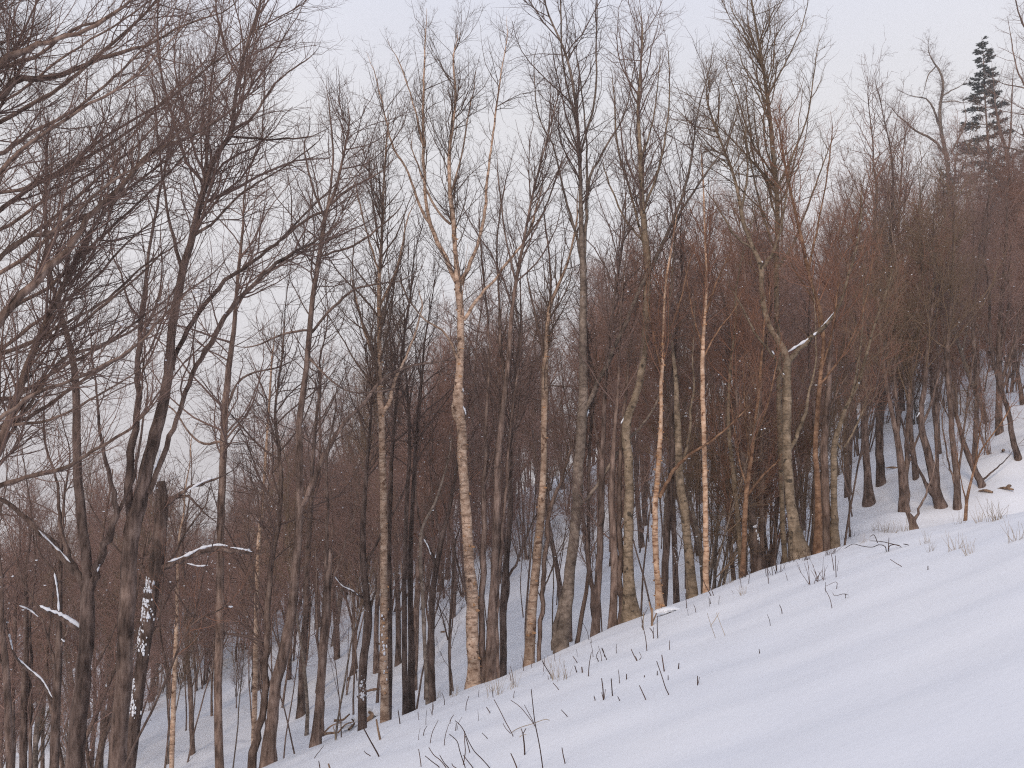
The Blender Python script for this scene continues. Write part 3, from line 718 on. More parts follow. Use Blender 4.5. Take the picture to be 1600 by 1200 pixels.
    hero('thin dark leaning pole just right of the stout smooth trunk', 21.2,
         [(902, 1004, 7), (911, 950, 7), (920, 890, 6), (919, 800, 5), (921, 700, 5), (930, 600, 4)], (), ('dark', 't_dark'), crown=0.35, t0=0.5, snow=3)
    hero('dark tree splitting in two near the ground, right of the leaning pole', 20.8,
         [(930, 990, 14), (933, 930, 12), (938, 850, 11), (940, 770, 10), (942, 700, 8), (946, 600, 6), (955, 500, 5), (970, 400, 4)],
         [[(930, 972, 10), (922, 900, 8), (915, 830, 6), (905, 780, 5), (898, 720, 4)], [(940, 720, 5), (925, 640, 4), (920, 560, 3)]], ('dark', 't_dark'), crown=0.65, t0=0.5, snow=5)
    hero('grey trunk with a twin pressed to its right side, left of the olive trunk', 20.7,
         [(957, 975, 14), (960, 900, 12), (958, 830, 11), (956, 760, 9), (960, 680, 7), (966, 600, 5), (970, 500, 4)],
         [([(970, 970, 13), (970, 900, 12), (969, 820, 10), (968, 740, 8), (975, 640, 6), (985, 540, 4)], dict(dY=0.3, ground=True))], ('grey', 't_brown'), crown=0.55, t0=0.5, snow=5)
    hero('large olive trunk with a wide flared foot and a snowy crook at mid height', 20.6,
         [(988, 964, 30), (984, 930, 20), (982, 880, 17), (983, 800, 16), (982, 730, 15), (978, 680, 15), (979, 660, 15), (985, 640, 13), (993, 620, 12), (1000, 590, 12), (1007, 540, 12), (1010, 480, 12), (1012, 420, 12), (1008, 370, 11), (1003, 310, 9), (1000, 240, 7), (997, 180, 6), (1000, 120, 4), (1004, 55, 3)],
         [[(1012, 430, 6), (1005, 380, 5), (985, 300, 4), (965, 230, 4), (960, 150, 3)], [(1005, 330, 5), (1030, 260, 4), (1045, 170, 3), (1045, 90, 2)], [(1001, 250, 4), (1020, 190, 3), (1030, 110, 2)], [(1008, 380, 4), (975, 340, 4), (950, 280, 3)]],
         ('olive', 't_brown'), crown=0.75, t0=0.62, limb_t0=0.25, snow=6, up=0.13, ang=(20, 45),
         strips=[[(970, 662, 4), (978, 648, 5), (986, 632, 5), (991, 622, 3)], [(998, 610, 3), (1000, 600, 3)]])
    hero('bright cream birch with ragged orange foot and one long slanting orange limb', 20.3,
         [(1031, 945, 14), (1027, 905, 10), (1024, 850, 10), (1024, 790, 9), (1028, 740, 9), (1031, 700, 8), (1033, 640, 6), (1033, 600, 6), (1036, 560, 5), (1037, 500, 4), (1041, 440, 4), (1052, 370, 3)],
         [([(1030, 778, 7), (1045, 750, 6), (1060, 726, 6), (1085, 705, 5), (1110, 690, 4), (1140, 665, 3), (1167, 638, 2)], dict(dY=-0.3)), [(1034, 580, 4), (1020, 520, 3), (1010, 460, 2.5)], [(1036, 540, 4), (1060, 480, 3), (1075, 420, 2.5)]],
         (['cream', 'orange'], 't_red'), crown=0.5, t0=0.55, snow=4, flakes=70, name='birch_tree', up=0.14, ang=(18, 42))
    hero('dark trunk immediately behind the bright cream birch', 21.6,
         [(1037, 945, 11), (1040, 870, 12), (1044, 820, 11), (1048, 760, 10), (1050, 690, 9), (1050, 620, 7), (1055, 540, 5), (1065, 440, 4)], (), ('dark', 't_dark'), crown=0.6, t0=0.5, snow=4)
    hero('broad olive brown trunk leaning left between the two cream birches', 20.7,
         [(1081, 918, 17), (1076, 860, 14), (1070, 800, 14), (1063, 760, 14), (1060, 700, 12), (1058, 640, 10), (1055, 580, 7), (1045, 500, 5)], [[(1062, 740, 6), (1075, 690, 5), (1080, 640, 4)]], ('olive', 't_brown'), crown=0.55, t0=0.55, snow=4, strips=[[(1066, 770, 4), (1068, 764, 5)]])
    hero('short leaning dark pole seen behind the olive brown trunk', None,
         [(1092, 868, 9), (1086, 832, 8), (1076, 800, 7), (1068, 765, 6), (1062, 700, 4)], (), ('dark', 't_dark'), crown=0.4, t0=0.5, snow=3)
    hero('dark trunk in the gully left of the olive brown trunk', 26.5,
         [(1056, 912, 10), (1054, 850, 9), (1052, 800, 8), (1055, 740, 7), (1058, 640, 5)], (), ('dark', 't_dark'), crown=0.5, t0=0.5, snow=5, plaster=[(1056, 850, 1057, 885, 6, 20)])
    hero('slim straight cream birch with dark knots, right of centre', 20.5,
         [(1103, 908, 10), (1103, 850, 9), (1102, 790, 9), (1101, 720, 8), (1099, 660, 8), (1098, 600, 7), (1098, 545, 7), (1101, 500, 5), (1104, 440, 4), (1102, 380, 4), (1100, 320, 3), (1098, 270, 2.5)],
         [[(1099, 542, 4), (1085, 500, 3), (1075, 450, 2.5)], [(1102, 490, 4), (1120, 440, 3), (1140, 395, 2)], [(1098, 560, 3), (1120, 520, 3), (1150, 480, 2)]],
         (['cream', 'orange'], 't_red'), crown=0.6, t0=0.55, snow=3, flakes=24, name='birch_tree', up=0.14, ang=(18, 42))
    hero('thin grey trunk right of the slim cream birch', 22.5,
         [(1146, 900, 8), (1140, 830, 7), (1136, 760, 7), (1133, 700, 6), (1135, 620, 5), (1140, 540, 4)], (), ('grey', 't_brown'), crown=0.45, t0=0.5, snow=3)
    hero('thin olive stem leaning left beside the orange stemmed tree', 21.5,
         [(1158, 892, 9), (1152, 800, 8), (1146, 740, 8), (1140, 690, 7), (1138, 640, 6), (1141, 580, 5), (1150, 500, 4)], (), ('olive', 't_red'), crown=0.45, t0=0.5, snow=3)
    hero('orange stemmed tree branching low into a fan of reddish rods', 20.6,
         [(1161, 888, 9), (1163, 830, 8), (1166, 770, 8), (1172, 730, 7), (1178, 680, 6), (1185, 620, 5), (1190, 560, 4), (1196, 490, 3)],
         [[(1168, 775, 5), (1190, 745, 4), (1215, 720, 3), (1232, 690, 2)], [(1167, 760, 4), (1155, 720, 3), (1145, 650, 2.5)], [(1172, 730, 4), (1165, 660, 3), (1162, 580, 2.5)], [(1178, 690, 4), (1200, 630, 3), (1215, 560, 2.5)]],
         ('orange', 't_red'), crown=0.55, t0=0.4, limb_t0=0.2, snow=3, up=0.16, ang=(15, 40))
    hero('crooked dark trunk with snow in its cracks beside the orange stemmed tree', 21.4,
         [(1184, 880, 15), (1179, 830, 12), (1172, 790, 10), (1165, 740, 8), (1156, 690, 6), (1150, 600, 4)], (), ('dark', 't_red'), crown=0.45, t0=0.5, snow=4, plaster=[(1180, 822, 1186, 850, 7, 24)])
    hero('grey trunk close behind the crooked dark trunk', 22.0,
         [(1190, 878, 9), (1189, 780, 9), (1189, 700, 9), (1187, 640, 8), (1191, 580, 6), (1205, 480, 4)], (), ('grey', 't_brown'), crown=0.5, t0=0.5, snow=3)
    hero('tall dark trunk behind the pale aspen rising to the topmost crown at right', 21.8,
         [(1226, 866, 9), (1222, 800, 9), (1220, 720, 9), (1218, 650, 9), (1217, 580, 9), (1214, 480, 9), (1213, 400, 9), (1215, 330, 8), (1208, 240, 8), (1200, 160, 6), (1190, 90, 5), (1181, 40, 4), (1170, -25, 3)],
         [[(1200, 150, 4), (1226, 100, 3), (1250, 50, 2), (1264, -5, 1.5)], [(1195, 110, 3), (1170, 60, 3), (1145, 20, 2)], [(1213, 300, 5), (1235, 250, 4), (1262, 180, 3), (1275, 90, 2)], [(1214, 400, 5), (1190, 330, 4), (1170, 240, 3), (1150, 160, 2)], [(1214, 420, 5), (1240, 380, 4), (1270, 300, 3), (1300, 220, 2)], [(1205, 200, 3), (1185, 150, 3), (1165, 110, 2)]],
         ('olive', 't_olive'), crown=0.85, t0=0.5, limb_t0=0.2, snow=4, up=0.12, ang=(22, 50))
    hero('large pale olive aspen at right with a thick snow topped limb', 20.6,
         [(1248, 856, 30), (1242, 828, 21), (1235, 780, 16), (1230, 720, 15), (1229, 660, 15), (1229, 600, 15), (1229, 562, 14), (1221, 540, 11), (1206, 518, 9), (1196, 490, 9), (1190, 450, 9), (1189, 418, 9), (1176, 385, 7), (1162, 350, 7), (1155, 310, 6), (1145, 270, 5), (1126, 220, 4), (1106, 165, 3)],
         [([(1229, 568, 11), (1245, 547, 10), (1270, 526, 9), (1295, 502, 8), (1311, 480, 6), (1326, 430, 5), (1340, 380, 4), (1346, 325, 3)], dict(dY=-0.4)), [(1189, 420, 7), (1198, 407, 8), (1208, 394, 6), (1222, 350, 4), (1232, 280, 3)],
          [(1233, 705, 6), (1248, 672, 7), (1257, 650, 6), (1266, 605, 4)], [(1228, 600, 6), (1216, 572, 5), (1204, 550, 5), (1180, 520, 4), (1160, 480, 3)], [(1158, 330, 5), (1168, 270, 4), (1165, 200, 3)], [(1180, 390, 4), (1150, 370, 4), (1120, 320, 3)]],
         ('olive', 't_olive'), crown=0.8, t0=0.72, limb_t0=0.3, snow=6, ang=(25, 55),
         strips=[[(1228, 552, 5), (1240, 544, 7), (1262, 530, 7), (1280, 515, 6), (1303, 488, 4)], [(1208, 520, 4), (1214, 524, 5), (1219, 532, 3)], [(1188, 408, 4), (1192, 410, 5)], [(1223, 583, 4), (1226, 586, 5)], [(1206, 548, 4), (1210, 554, 4)], [(1243, 836, 5), (1247, 832, 7), (1251, 838, 4)], [(1232, 688, 4), (1236, 684, 5)]])
    hero('tree with split orange and cream bark right of the pale aspen', 20.6,
         [(1278, 850, 15), (1279, 800, 12), (1277, 740, 9), (1274, 700, 8), (1278, 640, 8), (1282, 590, 7), (1287, 530, 6), (1280, 480, 6), (1264, 430, 6), (1252, 370, 6), (1240, 320, 5), (1229, 270, 4), (1220, 220, 3)],
         [[(1262, 425, 5), (1272, 380, 4), (1290, 290, 3), (1300, 210, 2)], [(1283, 580, 4), (1300, 520, 4), (1310, 440, 3)], [(1286, 530, 4), (1270, 470, 3), (1240, 420, 3)], [(1282, 600, 4), (1320, 550, 3), (1350, 480, 3), (1365, 400, 2)]],
         ('orange', 't_red'), crown=0.75, t0=0.5, snow=4, up=0.13, ang=(20, 45))
    hero('brown trunk pressed between the orange split bark tree and the pale right one', 20.9,
         [(1291, 845, 15), (1290, 780, 14), (1288, 720, 13), (1290, 660, 11), (1295, 600, 9), (1298, 540, 7), (1311, 460, 5), (1332, 390, 4)], [[(1292, 650, 5), (1310, 610, 4), (1340, 560, 3)]], ('grey', 't_red'), crown=0.65, t0=0.5, snow=4)
    hero('pale olive trunk last in the row on the crest, bending right above', 20.8,
         [(1305, 840, 14), (1303, 780, 11), (1303, 710, 11), (1307, 680, 9), (1321, 640, 7), (1340, 600, 6), (1351, 565, 5), (1366, 510, 4), (1390, 440, 3)], [[(1305, 690, 5), (1318, 700, 4), (1345, 650, 3)], [(1330, 620, 4), (1345, 540, 3), (1350, 450, 2)]], ('olive', 't_olive'), crown=0.65, t0=0.45, snow=5)
    hero('thin dark trunk in shadow left of the orange split bark tree', 23.0,
         [(1271, 860, 8), (1272, 780, 7), (1274, 720, 6), (1270, 620, 5)], (), ('dark', 't_dark'), crown=0.4, t0=0.5, snow=3)
    # right hand hillside
    hero('dark trunk with rounded foot on open snow right of the crest row', None,
         [(1358, 787, 18), (1356, 750, 13), (1352, 690, 12), (1350, 630, 12), (1352, 570, 10), (1355, 500, 8), (1362, 400, 6), (1370, 300, 4)], [[(1351, 620, 5), (1370, 560, 4), (1380, 480, 3)]], ('dark', 't_brown'), crown=0.7, t0=0.4, snow=5)
    hero('dark stocky trunk a little uphill of the round footed one', None,
         [(1377, 757, 14), (1374, 700, 13), (1375, 640, 12), (1380, 580, 10), (1385, 500, 8), (1390, 400, 6), (1395, 300, 4)], (), ('dark', 't_brown'), crown=0.6, t0=0.4, snow=5)
    hero('clump of brown stems rising from one foot on the right slope', None,
         [(1413, 800, 16), (1410, 740, 13), (1405, 700, 11), (1395, 650, 8), (1385, 600, 6), (1378, 540, 5), (1370, 440, 4)],
         [([(1416, 790, 10), (1415, 720, 9), (1420, 650, 7), (1424, 580, 6), (1431, 500, 5), (1440, 400, 4)], dict(dY=0.3, ground=True)), [(1408, 720, 7), (1400, 620, 6), (1398, 540, 5), (1402, 440, 4)], [(1414, 740, 5), (1432, 690, 4), (1452, 640, 3)]],
         ('grey', 't_olive'), crown=0.6, t0=0.35, limb_t0=0.25, snow=5, name='multi_stem_tree', ang=(15, 40), up=0.12)
    hero('leaning dark trunk with a broken splintered snag at its foot, right slope', None,
         [(1471, 792, 17), (1462, 766, 15), (1452, 715, 13), (1441, 672, 11), (1440, 640, 9), (1445, 600, 8), (1450, 540, 6), (1460, 440, 4)], [([(1463, 778, 13), (1452, 764, 12), (1445, 755, 6)], dict(dY=-0.2)), [(1441, 660, 5), (1455, 630, 4), (1470, 570, 3)]],
         ('dark', 't_olive'), crown=0.6, t0=0.4, limb_t0=0.6, snow=4, strips=[[(1453, 752, 5), (1460, 754, 6), (1466, 760, 3)], [(1432, 652, 3), (1440, 640, 5), (1446, 626, 3)]])
    hero('thin dark pole standing behind the leaning snag trunk', 30,
         [(1466, 772, 7), (1464, 710, 6), (1462, 660, 5), (1465, 560, 4)], (), ('dark', 't_brown'), crown=0.4, t0=0.4, snow=3)
    hero('straight brown tree left of the low crossing trunks, right slope', None,
         [(1496, 795, 12), (1494, 740, 10), (1490, 700, 9), (1485, 640, 8), (1480, 560, 7), (1486, 480, 5), (1490, 380, 4)], [[(1494, 760, 5), (1503, 700, 4), (1510, 640, 4), (1520, 560, 3)], [(1495, 770, 4), (1482, 720, 3), (1472, 660, 3)]], ('grey', 't_olive'), crown=0.65, t0=0.4, snow=4)
    hero('strongly leaning dark trunk on the open right hillside', None,
         [(1535, 760, 10), (1521, 730, 10), (1509, 700, 9), (1500, 670, 7), (1490, 630, 6), (1478, 560, 5), (1470, 480, 4)], [([(1532, 752, 4), (1552, 735, 3), (1568, 722, 2)], dict(dY=0.2))], ('dark', 't_brown'), crown=0.6, t0=0.4, limb_t0=0.7, snow=4)
    hero('upright dark trunk crossing the strongly leaning one', 31,
         [(1522, 748, 9), (1524, 690, 8), (1526, 640, 7), (1525, 580, 6), (1520, 500, 5), (1530, 400, 4)], (), ('dark', 't_brown'), crown=0.6, t0=0.4, snow=3)
    hero('forked trunk leaning left on bare snow near the right edge', None,
         [(1591, 717, 10), (1581, 680, 9), (1575, 640, 8), (1566, 615, 7), (1556, 580, 6), (1548, 530, 5), (1545, 440, 4)], [[(1566, 612, 5), (1578, 575, 4), (1590, 520, 3)]], ('dark', 't_brown'), crown=0.6, t0=0.4, snow=4)
    hero('small reddish sapling with two curving arms on the right brow', 20.0,
         [(1508, 815, 6), (1511, 780, 5), (1519, 745, 4), (1531, 708, 3), (1550, 680, 2.5), (1572, 650, 2)], [[(1512, 775, 4), (1522, 730, 3), (1534, 650, 2)], [(1510, 790, 3), (1503, 755, 2), (1496, 720, 2)]], ('orange', 't_red'), crown=0.25, t0=0.4, snow=1)
    hero('small tree at the far left corner with a crooked stem', 17.5,
         [(17, 1215, 13), (14, 1150, 12), (12, 1090, 11), (8, 1030, 10), (4, 980, 7), (2, 900, 5)], [[(10, 1050, 5), (-10, 1000, 4), (-30, 940, 3)]], ('dark', 't_brown'), crown=0.5, t0=0.4, snow=8)
    hero('dark pole at lower left partly hidden behind thinner stems', 19,
         [(36, 1205, 12), (38, 1080, 10), (41, 1000, 8), (40, 900, 5)], [([(48, 1210, 7), (48, 1060, 6), (47, 960, 5)], dict(ground=True, dY=0.5))], ('dark', 't_brown'), crown=0.4, t0=0.4, snow=8)
    hero('dark trunk at lower left carrying a curved snow lined branch', 18.0,
         [(84, 1215, 14), (88, 1100, 13), (92, 1010, 11), (93, 960, 8), (95, 880, 6), (100, 780, 4)], [([(86, 1097, 6), (62, 1062, 5), (42, 1046, 5), (22, 1022, 4), (12, 985, 3)], dict(dY=-0.5)), [(92, 1020, 5), (98, 1000, 4), (106, 985, 3)], [(90, 1050, 5), (75, 1000, 4), (60, 960, 3), (20, 940, 2)]],
         ('dark', 't_brown'), crown=0.5, t0=0.5, limb_t0=0.5, snow=14, strips=[[(82, 1090, 3), (66, 1062, 5), (46, 1045, 5), (28, 1028, 4)], [(20, 1015, 4), (14, 990, 5)], [(60, 964, 4), (45, 952, 5), (30, 946, 3)], [(96, 998, 5), (101, 1003, 5)]])
    hero('slender tan sapling on snow left of the straight slender trunk', 20.5,
         [(268, 1205, 8), (271, 1100, 8), (275, 1000, 7), (277, 920, 5), (280, 840, 4)], (), ('tan', 't_brown'), crown=0.35, t0=0.4, snow=5)
    hero('slender brown sapling with visible foot left of the straight slender trunk', None,
         [(301, 1178, 8), (298, 1090, 8), (293, 1030, 7), (290, 950, 6), (285, 860, 4)], (), ('grey', 't_brown'), crown=0.35, t0=0.4, snow=5)
    hero('thin bent stem arching right across the lower left corner', 14.0,
         [(188, 1215, 4), (212, 1160, 4), (238, 1110, 4), (266, 1045, 4), (290, 990, 4), (315, 965, 3), (338, 956, 2.5)], [[(300, 978, 3), (318, 900, 2.5), (335, 840, 2)], [(262, 1055, 3), (250, 980, 2.5), (255, 900, 2)]], ('dark', 't_red'), crown=0.25, t0=0.6, snow=1)
    hero('short forked stump poking out of snow on the right brow', 18.6,
         [(1428, 826, 12), (1424, 812, 11), (1419, 803, 7), (1416, 798, 5)], [([(1427, 815, 7), (1433, 806, 5), (1436, 794, 4)], dict(dY=-0.05))], ('grey', 't_brown'), crown=0, snow=0, cut=True, name='tree_stump', S0=8)
    # skyline at right
    hero('dead crooked tree with stubby limbs on the skyline beside the pine', 78,
         [(1497, 470, 10.8), (1494, 400, 10.1), (1490, 330, 8.6), (1483, 275, 7.9), (1478, 240, 7.2), (1470, 200, 5.8), (1469, 165, 5.0), (1474, 135, 4.3), (1469, 112, 3.6), (1458, 96, 2.2)],
         [[(1477, 242, 5.0), (1460, 220, 4.3), (1430, 203, 3.6), (1405, 182, 2.2)], [(1471, 205, 4.3), (1457, 168, 3.6), (1446, 153, 2.9), (1434, 152, 2.2)], [(1486, 240, 3.6), (1500, 212, 2.9), (1509, 188, 2.2)], [(1470, 152, 2.9), (1486, 142, 2.2), (1500, 135, 1.4)], [(1471, 160, 2.2), (1490, 158, 2.2), (1505, 160, 1.4)], [(1462, 104, 2.2), (1450, 118, 2.2), (1446, 134, 1.4)]],
         ('smooth', 't_brown'), crown=1.0, t0=0.55, limb_t0=0.3, snow=0, twig=0.55, ang=(30, 75), up=0.03, l1=(0.04, 0.1))
    hero('bare twiggy tree at the extreme right edge against the sky', 40,
         [(1690, 800, 22), (1680, 600, 18), (1665, 400, 14), (1655, 250, 10), (1645, 100, 7), (1640, -30, 4)], [[(1655, 270, 6), (1625, 245, 4), (1580, 232, 3), (1560, 228, 2)], [(1650, 200, 5), (1620, 165, 4), (1590, 110, 3), (1580, 60, 2)], [(1646, 130, 5), (1620, 80, 4), (1595, 30, 3), (1585, -10, 2)], [(1648, 150, 4), (1615, 140, 3), (1572, 132, 2)]],
         ('grey', 't_brown'), crown=0.7, t0=0.5, limb_t0=0.25, snow=0, twig=0.65, ang=(30, 70), up=0.04)
    hero('thin bare tree with two upright forks between the pine and the right edge', 72,
         [(1582, 420, 8), (1578, 330, 7), (1573, 240, 6), (1564, 210, 5), (1556, 170, 3)], [[(1575, 250, 4), (1580, 190, 3), (1582, 130, 2)]], ('grey', 't_brown'), crown=0.5, t0=0.5, snow=0, twig=0.6, ang=(20, 45))
front_trees()
# ------------------------------------------------------------------ the wood behind: prototypes, each copied as whole trees
def proto_tree(seed, h, r0, style):
    r = np.random.default_rng(seed)
    K = 14
    P = np.zeros((K, 3)); d = np.array([r.normal(0, 0.05), r.normal(0, 0.05), 1.0])
    for k in range(1, K):
        d = d + np.array([r.normal(0, 0.045), r.normal(0, 0.045), 0.03]); d /= np.linalg.norm(d)
        P[k] = P[k - 1] + d * h / (K - 1)
    P[0, 2] -= 0.4
    R = r0 * (1 - 0.86 * np.linspace(0, 1, K) ** 1.1)
    R *= 1 + 0.3 * np.exp(-np.maximum(P[:, 2], 0) / (2 * r0))
    stems = [(P, R)]
    extra_n = {'tree': r.integers(0, 3), 'pole': r.integers(0, 2), 'sapling': r.integers(0, 2), 'vase': r.integers(3, 5), 'shrub': r.integers(4, 7), 'whip': r.integers(7, 10)}[style]
    for q in range(extra_n):
        if style in ('shrub', 'whip'):
            o = r.normal(size=2) * 0.12; a = r.uniform(0, 6.28); lean = r.uniform(0.1, 0.4) if style == 'shrub' else r.uniform(0.05, 0.42)
            L = h * r.uniform(0.6, 0.95); start = np.array([o[0], o[1], -0.3]); rr = r0 * r.uniform(0.5, 0.8)
        else:
            i = r.integers(3, 8) if style in ('tree', 'pole', 'sapling') else r.integers(2, 6)
            start = P[i]; a = r.uniform(0, 6.28); lean = r.uniform(0.25, 0.55); L = h * (1 - i / K) * r.uniform(0.6, 0.9); rr = R[i] * 0.6
        d = np.array([math.cos(a) * lean, math.sin(a) * lean, 1.0]); d /= np.linalg.norm(d)
        Q = np.zeros((9, 3)); Q[0] = start
        for k in range(1, 9):
            d = d + np.array([r.normal(0, 0.06), r.normal(0, 0.06), 0.05]); d /= np.linalg.norm(d)
            Q[k] = Q[k - 1] + d * L / 8
        stems.append((Q, rr * (1 - 0.82 * np.linspace(0, 1, 9))))
    arr = [(p[None], q[None]) for p, q in stems]
    t0s = np.array([{'tree': 0.42, 'vase': 0.38, 'pole': 0.5, 'shrub': 0.2, 'whip': 0.3, 'sapling': 0.4}[style]] + [0.15 if style != 'whip' else 0.3] * (len(stems) - 1))
    m_ = {'pole': 0.45, 'sapling': 0.16}.get(style, 1.0)
    tw = {'tree': 0.0056, 'vase': 0.0056, 'pole': 0.0046, 'shrub': 0.0040, 'whip': 0.0036, 'sapling': 0.0036}[style]
    c1 = grow(r, arr, int(46 * m_) if style not in ('shrub', 'whip') else (50 if style == 'shrub' else 95), t0s, (22, 55), (0.12, 0.22), 7, 0.10, 0.10, tw * 1.4, lmin=0.8, lmax=3.4, rlen=0.0085)
    c2 = grow(r, [c1] + [(p[None, 5:], q[None, 5:]) for p, q in stems], int(300 * m_), 0.1, (25, 60), (0.2, 0.4), 5, 0.08, 0.13, tw * 1.1, lmin=0.4, lmax=1.8, rlen=0.008)
    c3 = grow(r, [c2, c1], int(1600 * m_), 0.1, (25, 62), (0.22, 0.42), 3, 0.06, 0.17, tw * 0.85, lmin=0.2, lmax=1.0)
    c4 = grow(r, [c3], int(1500 * m_), 0.1, (25, 65), (0.3, 0.5), 2, 0.05, 0.15, tw * 0.7, lmin=0.15, lmax=0.5)
    trunk = make_mesh('trunk', [tubes(np.vstack([p, p[-1:] + (p[-1:] - p[-2:-1]) * 0.02])[None], stem_radius_noise(r, np.vstack([p, p[-1:]]), np.append(q, q[-1] * 0.1), 8, 0.08)[None], 8) for p, q in stems], M['grey'])
    crown = make_mesh('crown', [tubes(c1[0], c1[1], 4), tubes(c2[0], c2[1], 3), tubes(c3[0], c3[1], 3), tubes(c4[0], c4[1], 3)], M['t_brown'])
    sn = [snow_on(r, *c1, 9, 1.3), snow_on(r, *c2, 9, 1.6)]
    if len(stems) > 1:
        sn.append(snow_on(r, stems[1][0][None], stems[1][1][None], 3, 0.9, tmin=0.0))
    snow = make_mesh('snow_clump', sn, M['snow_clump'])
    return trunk, crown, snow
PROTO = {'tree': [], 'vase': [], 'shrub': [], 'pole': [], 'whip': [], 'sapling': []}
for s in range(4): PROTO['sapling'].append(proto_tree(600 + s, 6.0, 0.026, 'sapling'))
for s in range(2): PROTO['whip'].append(proto_tree(500 + s, 9.0, 0.05, 'whip'))
for s in range(4): PROTO['pole'].append(proto_tree(400 + s, 9.0, 0.06, 'pole'))
for s in range(5): PROTO['tree'].append(proto_tree(100 + s, 12.5, 0.125, 'tree'))
for s in range(3): PROTO['vase'].append(proto_tree(200 + s, 11.5, 0.14, 'vase'))
for s in range(4): PROTO['shrub'].append(proto_tree(300 + s, 5.5, 0.045, 'shrub'))

# tints of bark and twigs; the shapes are shared, the material sits on each copy
TINT = {'grey': ('grey', 't_wood'), 'dark': ('dark', 't_dark'), 'red': ('grey', 't_red'), 'olive': ('smooth', 't_olive')}
def tinted(o, mat):
    o.material_slots[0].link = 'OBJECT'; o.material_slots[0].material = M[mat]
r_bg = np.random.default_rng(41)
def place(kind, tint, x, y, sc, where, group, name='bare_tree', snow=True, lean=0.05):
    tr, cr, sn = PROTO[kind][r_bg.integers(len(PROTO[kind]))]
    label = KW[kind] + ' ' + TW[tint] + ' ' + where
    t = thing(name, label, 'tree' if kind != 'shrub' else 'shrub', (x, y, float(H(x, y))), group)
    t.rotation_euler = (r_bg.normal(0, lean), r_bg.normal(0, lean), r_bg.uniform(0, 6.28))
    w = sc * r_bg.uniform(0.85, 1.15)
    t.scale = (w, w, sc)
    tinted(obj('trunk', tr, t), TINT[tint][0]); tinted(obj('crown', cr, t), TINT[tint][1])
    if snow:
        o = obj('snow_clump', sn, t); o['kind'] = 'stuff'
    return t
pts_used = []
def spot(ya, yb, ua, ub, dmin, cond=None):
    for _ in range(60):
        y = math.sqrt(r_bg.uniform(ya * ya, yb * yb)); u = r_bg.uniform(ua, ub); x = u * y
        if cond and not cond(x, y, u): continue
        if all((x - a) ** 2 + (y - b) ** 2 > dmin * dmin for a, b in pts_used):
            pts_used.append((x, y)); return x, y, u
    return None
def tint_for(u):
    q = r_bg.random()
    if u > 0.12: return 'red' if q < 0.42 else ('olive' if q < 0.62 else 'grey')
    if u > -0.1: return 'grey' if q < 0.65 else ('red' if q < 0.9 else 'olive')
    return 'grey' if q < 0.85 else 'olive'
KW = {'sapling': 'thin young', 'pole': 'slim straight', 'tree': 'tall narrow', 'vase': 'spreading', 'shrub': 'low bushy', 'whip': 'many stemmed'}
TW = {'grey': 'grey brown', 'dark': 'dark', 'red': 'reddish', 'olive': 'olive brown'}
def zone(u):
    if u < -0.3: return 'far left'
    if u < -0.06: return 'left of big birch'
    if u < 0.09: return 'right of big birch'
    return 'left of pale aspen' if u < 0.27 else 'right of pale aspen'
# trees in the gully
for i in range(50):
    s = spot(26.5, 38, -0.62, 0.32, 1.0, lambda x, y, u: u < -0.08 or r_bg.random() < 0.55)
    if s:
        u = s[2]; k = r_bg.choice(['pole', 'tree', 'vase'], p=[0.62, 0.25, 0.13])
        place(k, tint_for(u), s[0], s[1], r_bg.uniform(0.62, 0.98) * (1.0 if u > -0.3 else 0.8), 'tree in the gully behind the front row, ' + zone(u), 'trees in the gully')
for i in range(4):
    s = spot(18.5, 26, -0.57, -0.30, 1.3)
    if s:
        place('vase' if i % 3 else 'tree', 'grey', s[0], s[1], r_bg.uniform(0.5, 0.72), 'tree among the foreground trunks, far left', 'small trees among the left trunks')
# slope beyond the gully
for i in range(150):
    s = spot(37, 76, -0.62, 0.62, 1.7, lambda x, y, u: not (u > 0.36 and y < 41))
    if s:
        u = s[2]; k = r_bg.choice(['pole', 'tree', 'vase'], p=[0.25, 0.5, 0.25])
        place(k, tint_for(u), s[0], s[1], (r_bg.uniform(0.85, 1.2) if s[1] > 46 else r_bg.uniform(0.7, 1.0)) * (1.0 if u > -0.2 else 0.85), 'tree in the wood on the far slope, ' + zone(u), 'trees on the far slope')
# right hillside nearer
for i in range(12):
    s = spot(31, 40, 0.33, 0.60, 1.5)
    if s:
        place('vase' if r_bg.random() < 0.5 else 'tree', tint_for(s[2]), s[0], s[1], r_bg.uniform(0.6, 0.85), 'tree on the open snowy slope at right', 'trees on the right slope')
# crest and valley beyond
for i in range(34):
    s = spot(76, 120, -0.62, 0.62, 2.2)
    if s:
        place('tree', tint_for(s[2]), s[0], s[1], r_bg.uniform(0.8, 1.0), 'tree far back along the crest, ' + zone(s[2]), 'trees along the crest', snow=False)
for i in range(28):
    s = spot(125, 230, -0.75, -0.12, 2.5)
    if s:
        place('vase', 'dark', s[0], s[1], r_bg.uniform(0.8, 1.2), 'tree in the distant valley at far left', 'trees in the far valley', snow=False)
# understorey brush
for i in range(60):
    s = spot(31, 64, -0.62, 0.60, 0.8)
    if s:
        u = s[2]
        place('shrub', tint_for(u), s[0], s[1], r_bg.uniform(0.3, 0.85), 'shrub in the undergrowth of the wood, ' + zone(u), 'shrubs of the undergrowth', name='bare_shrub', snow=r_bg.random() < 0.6)
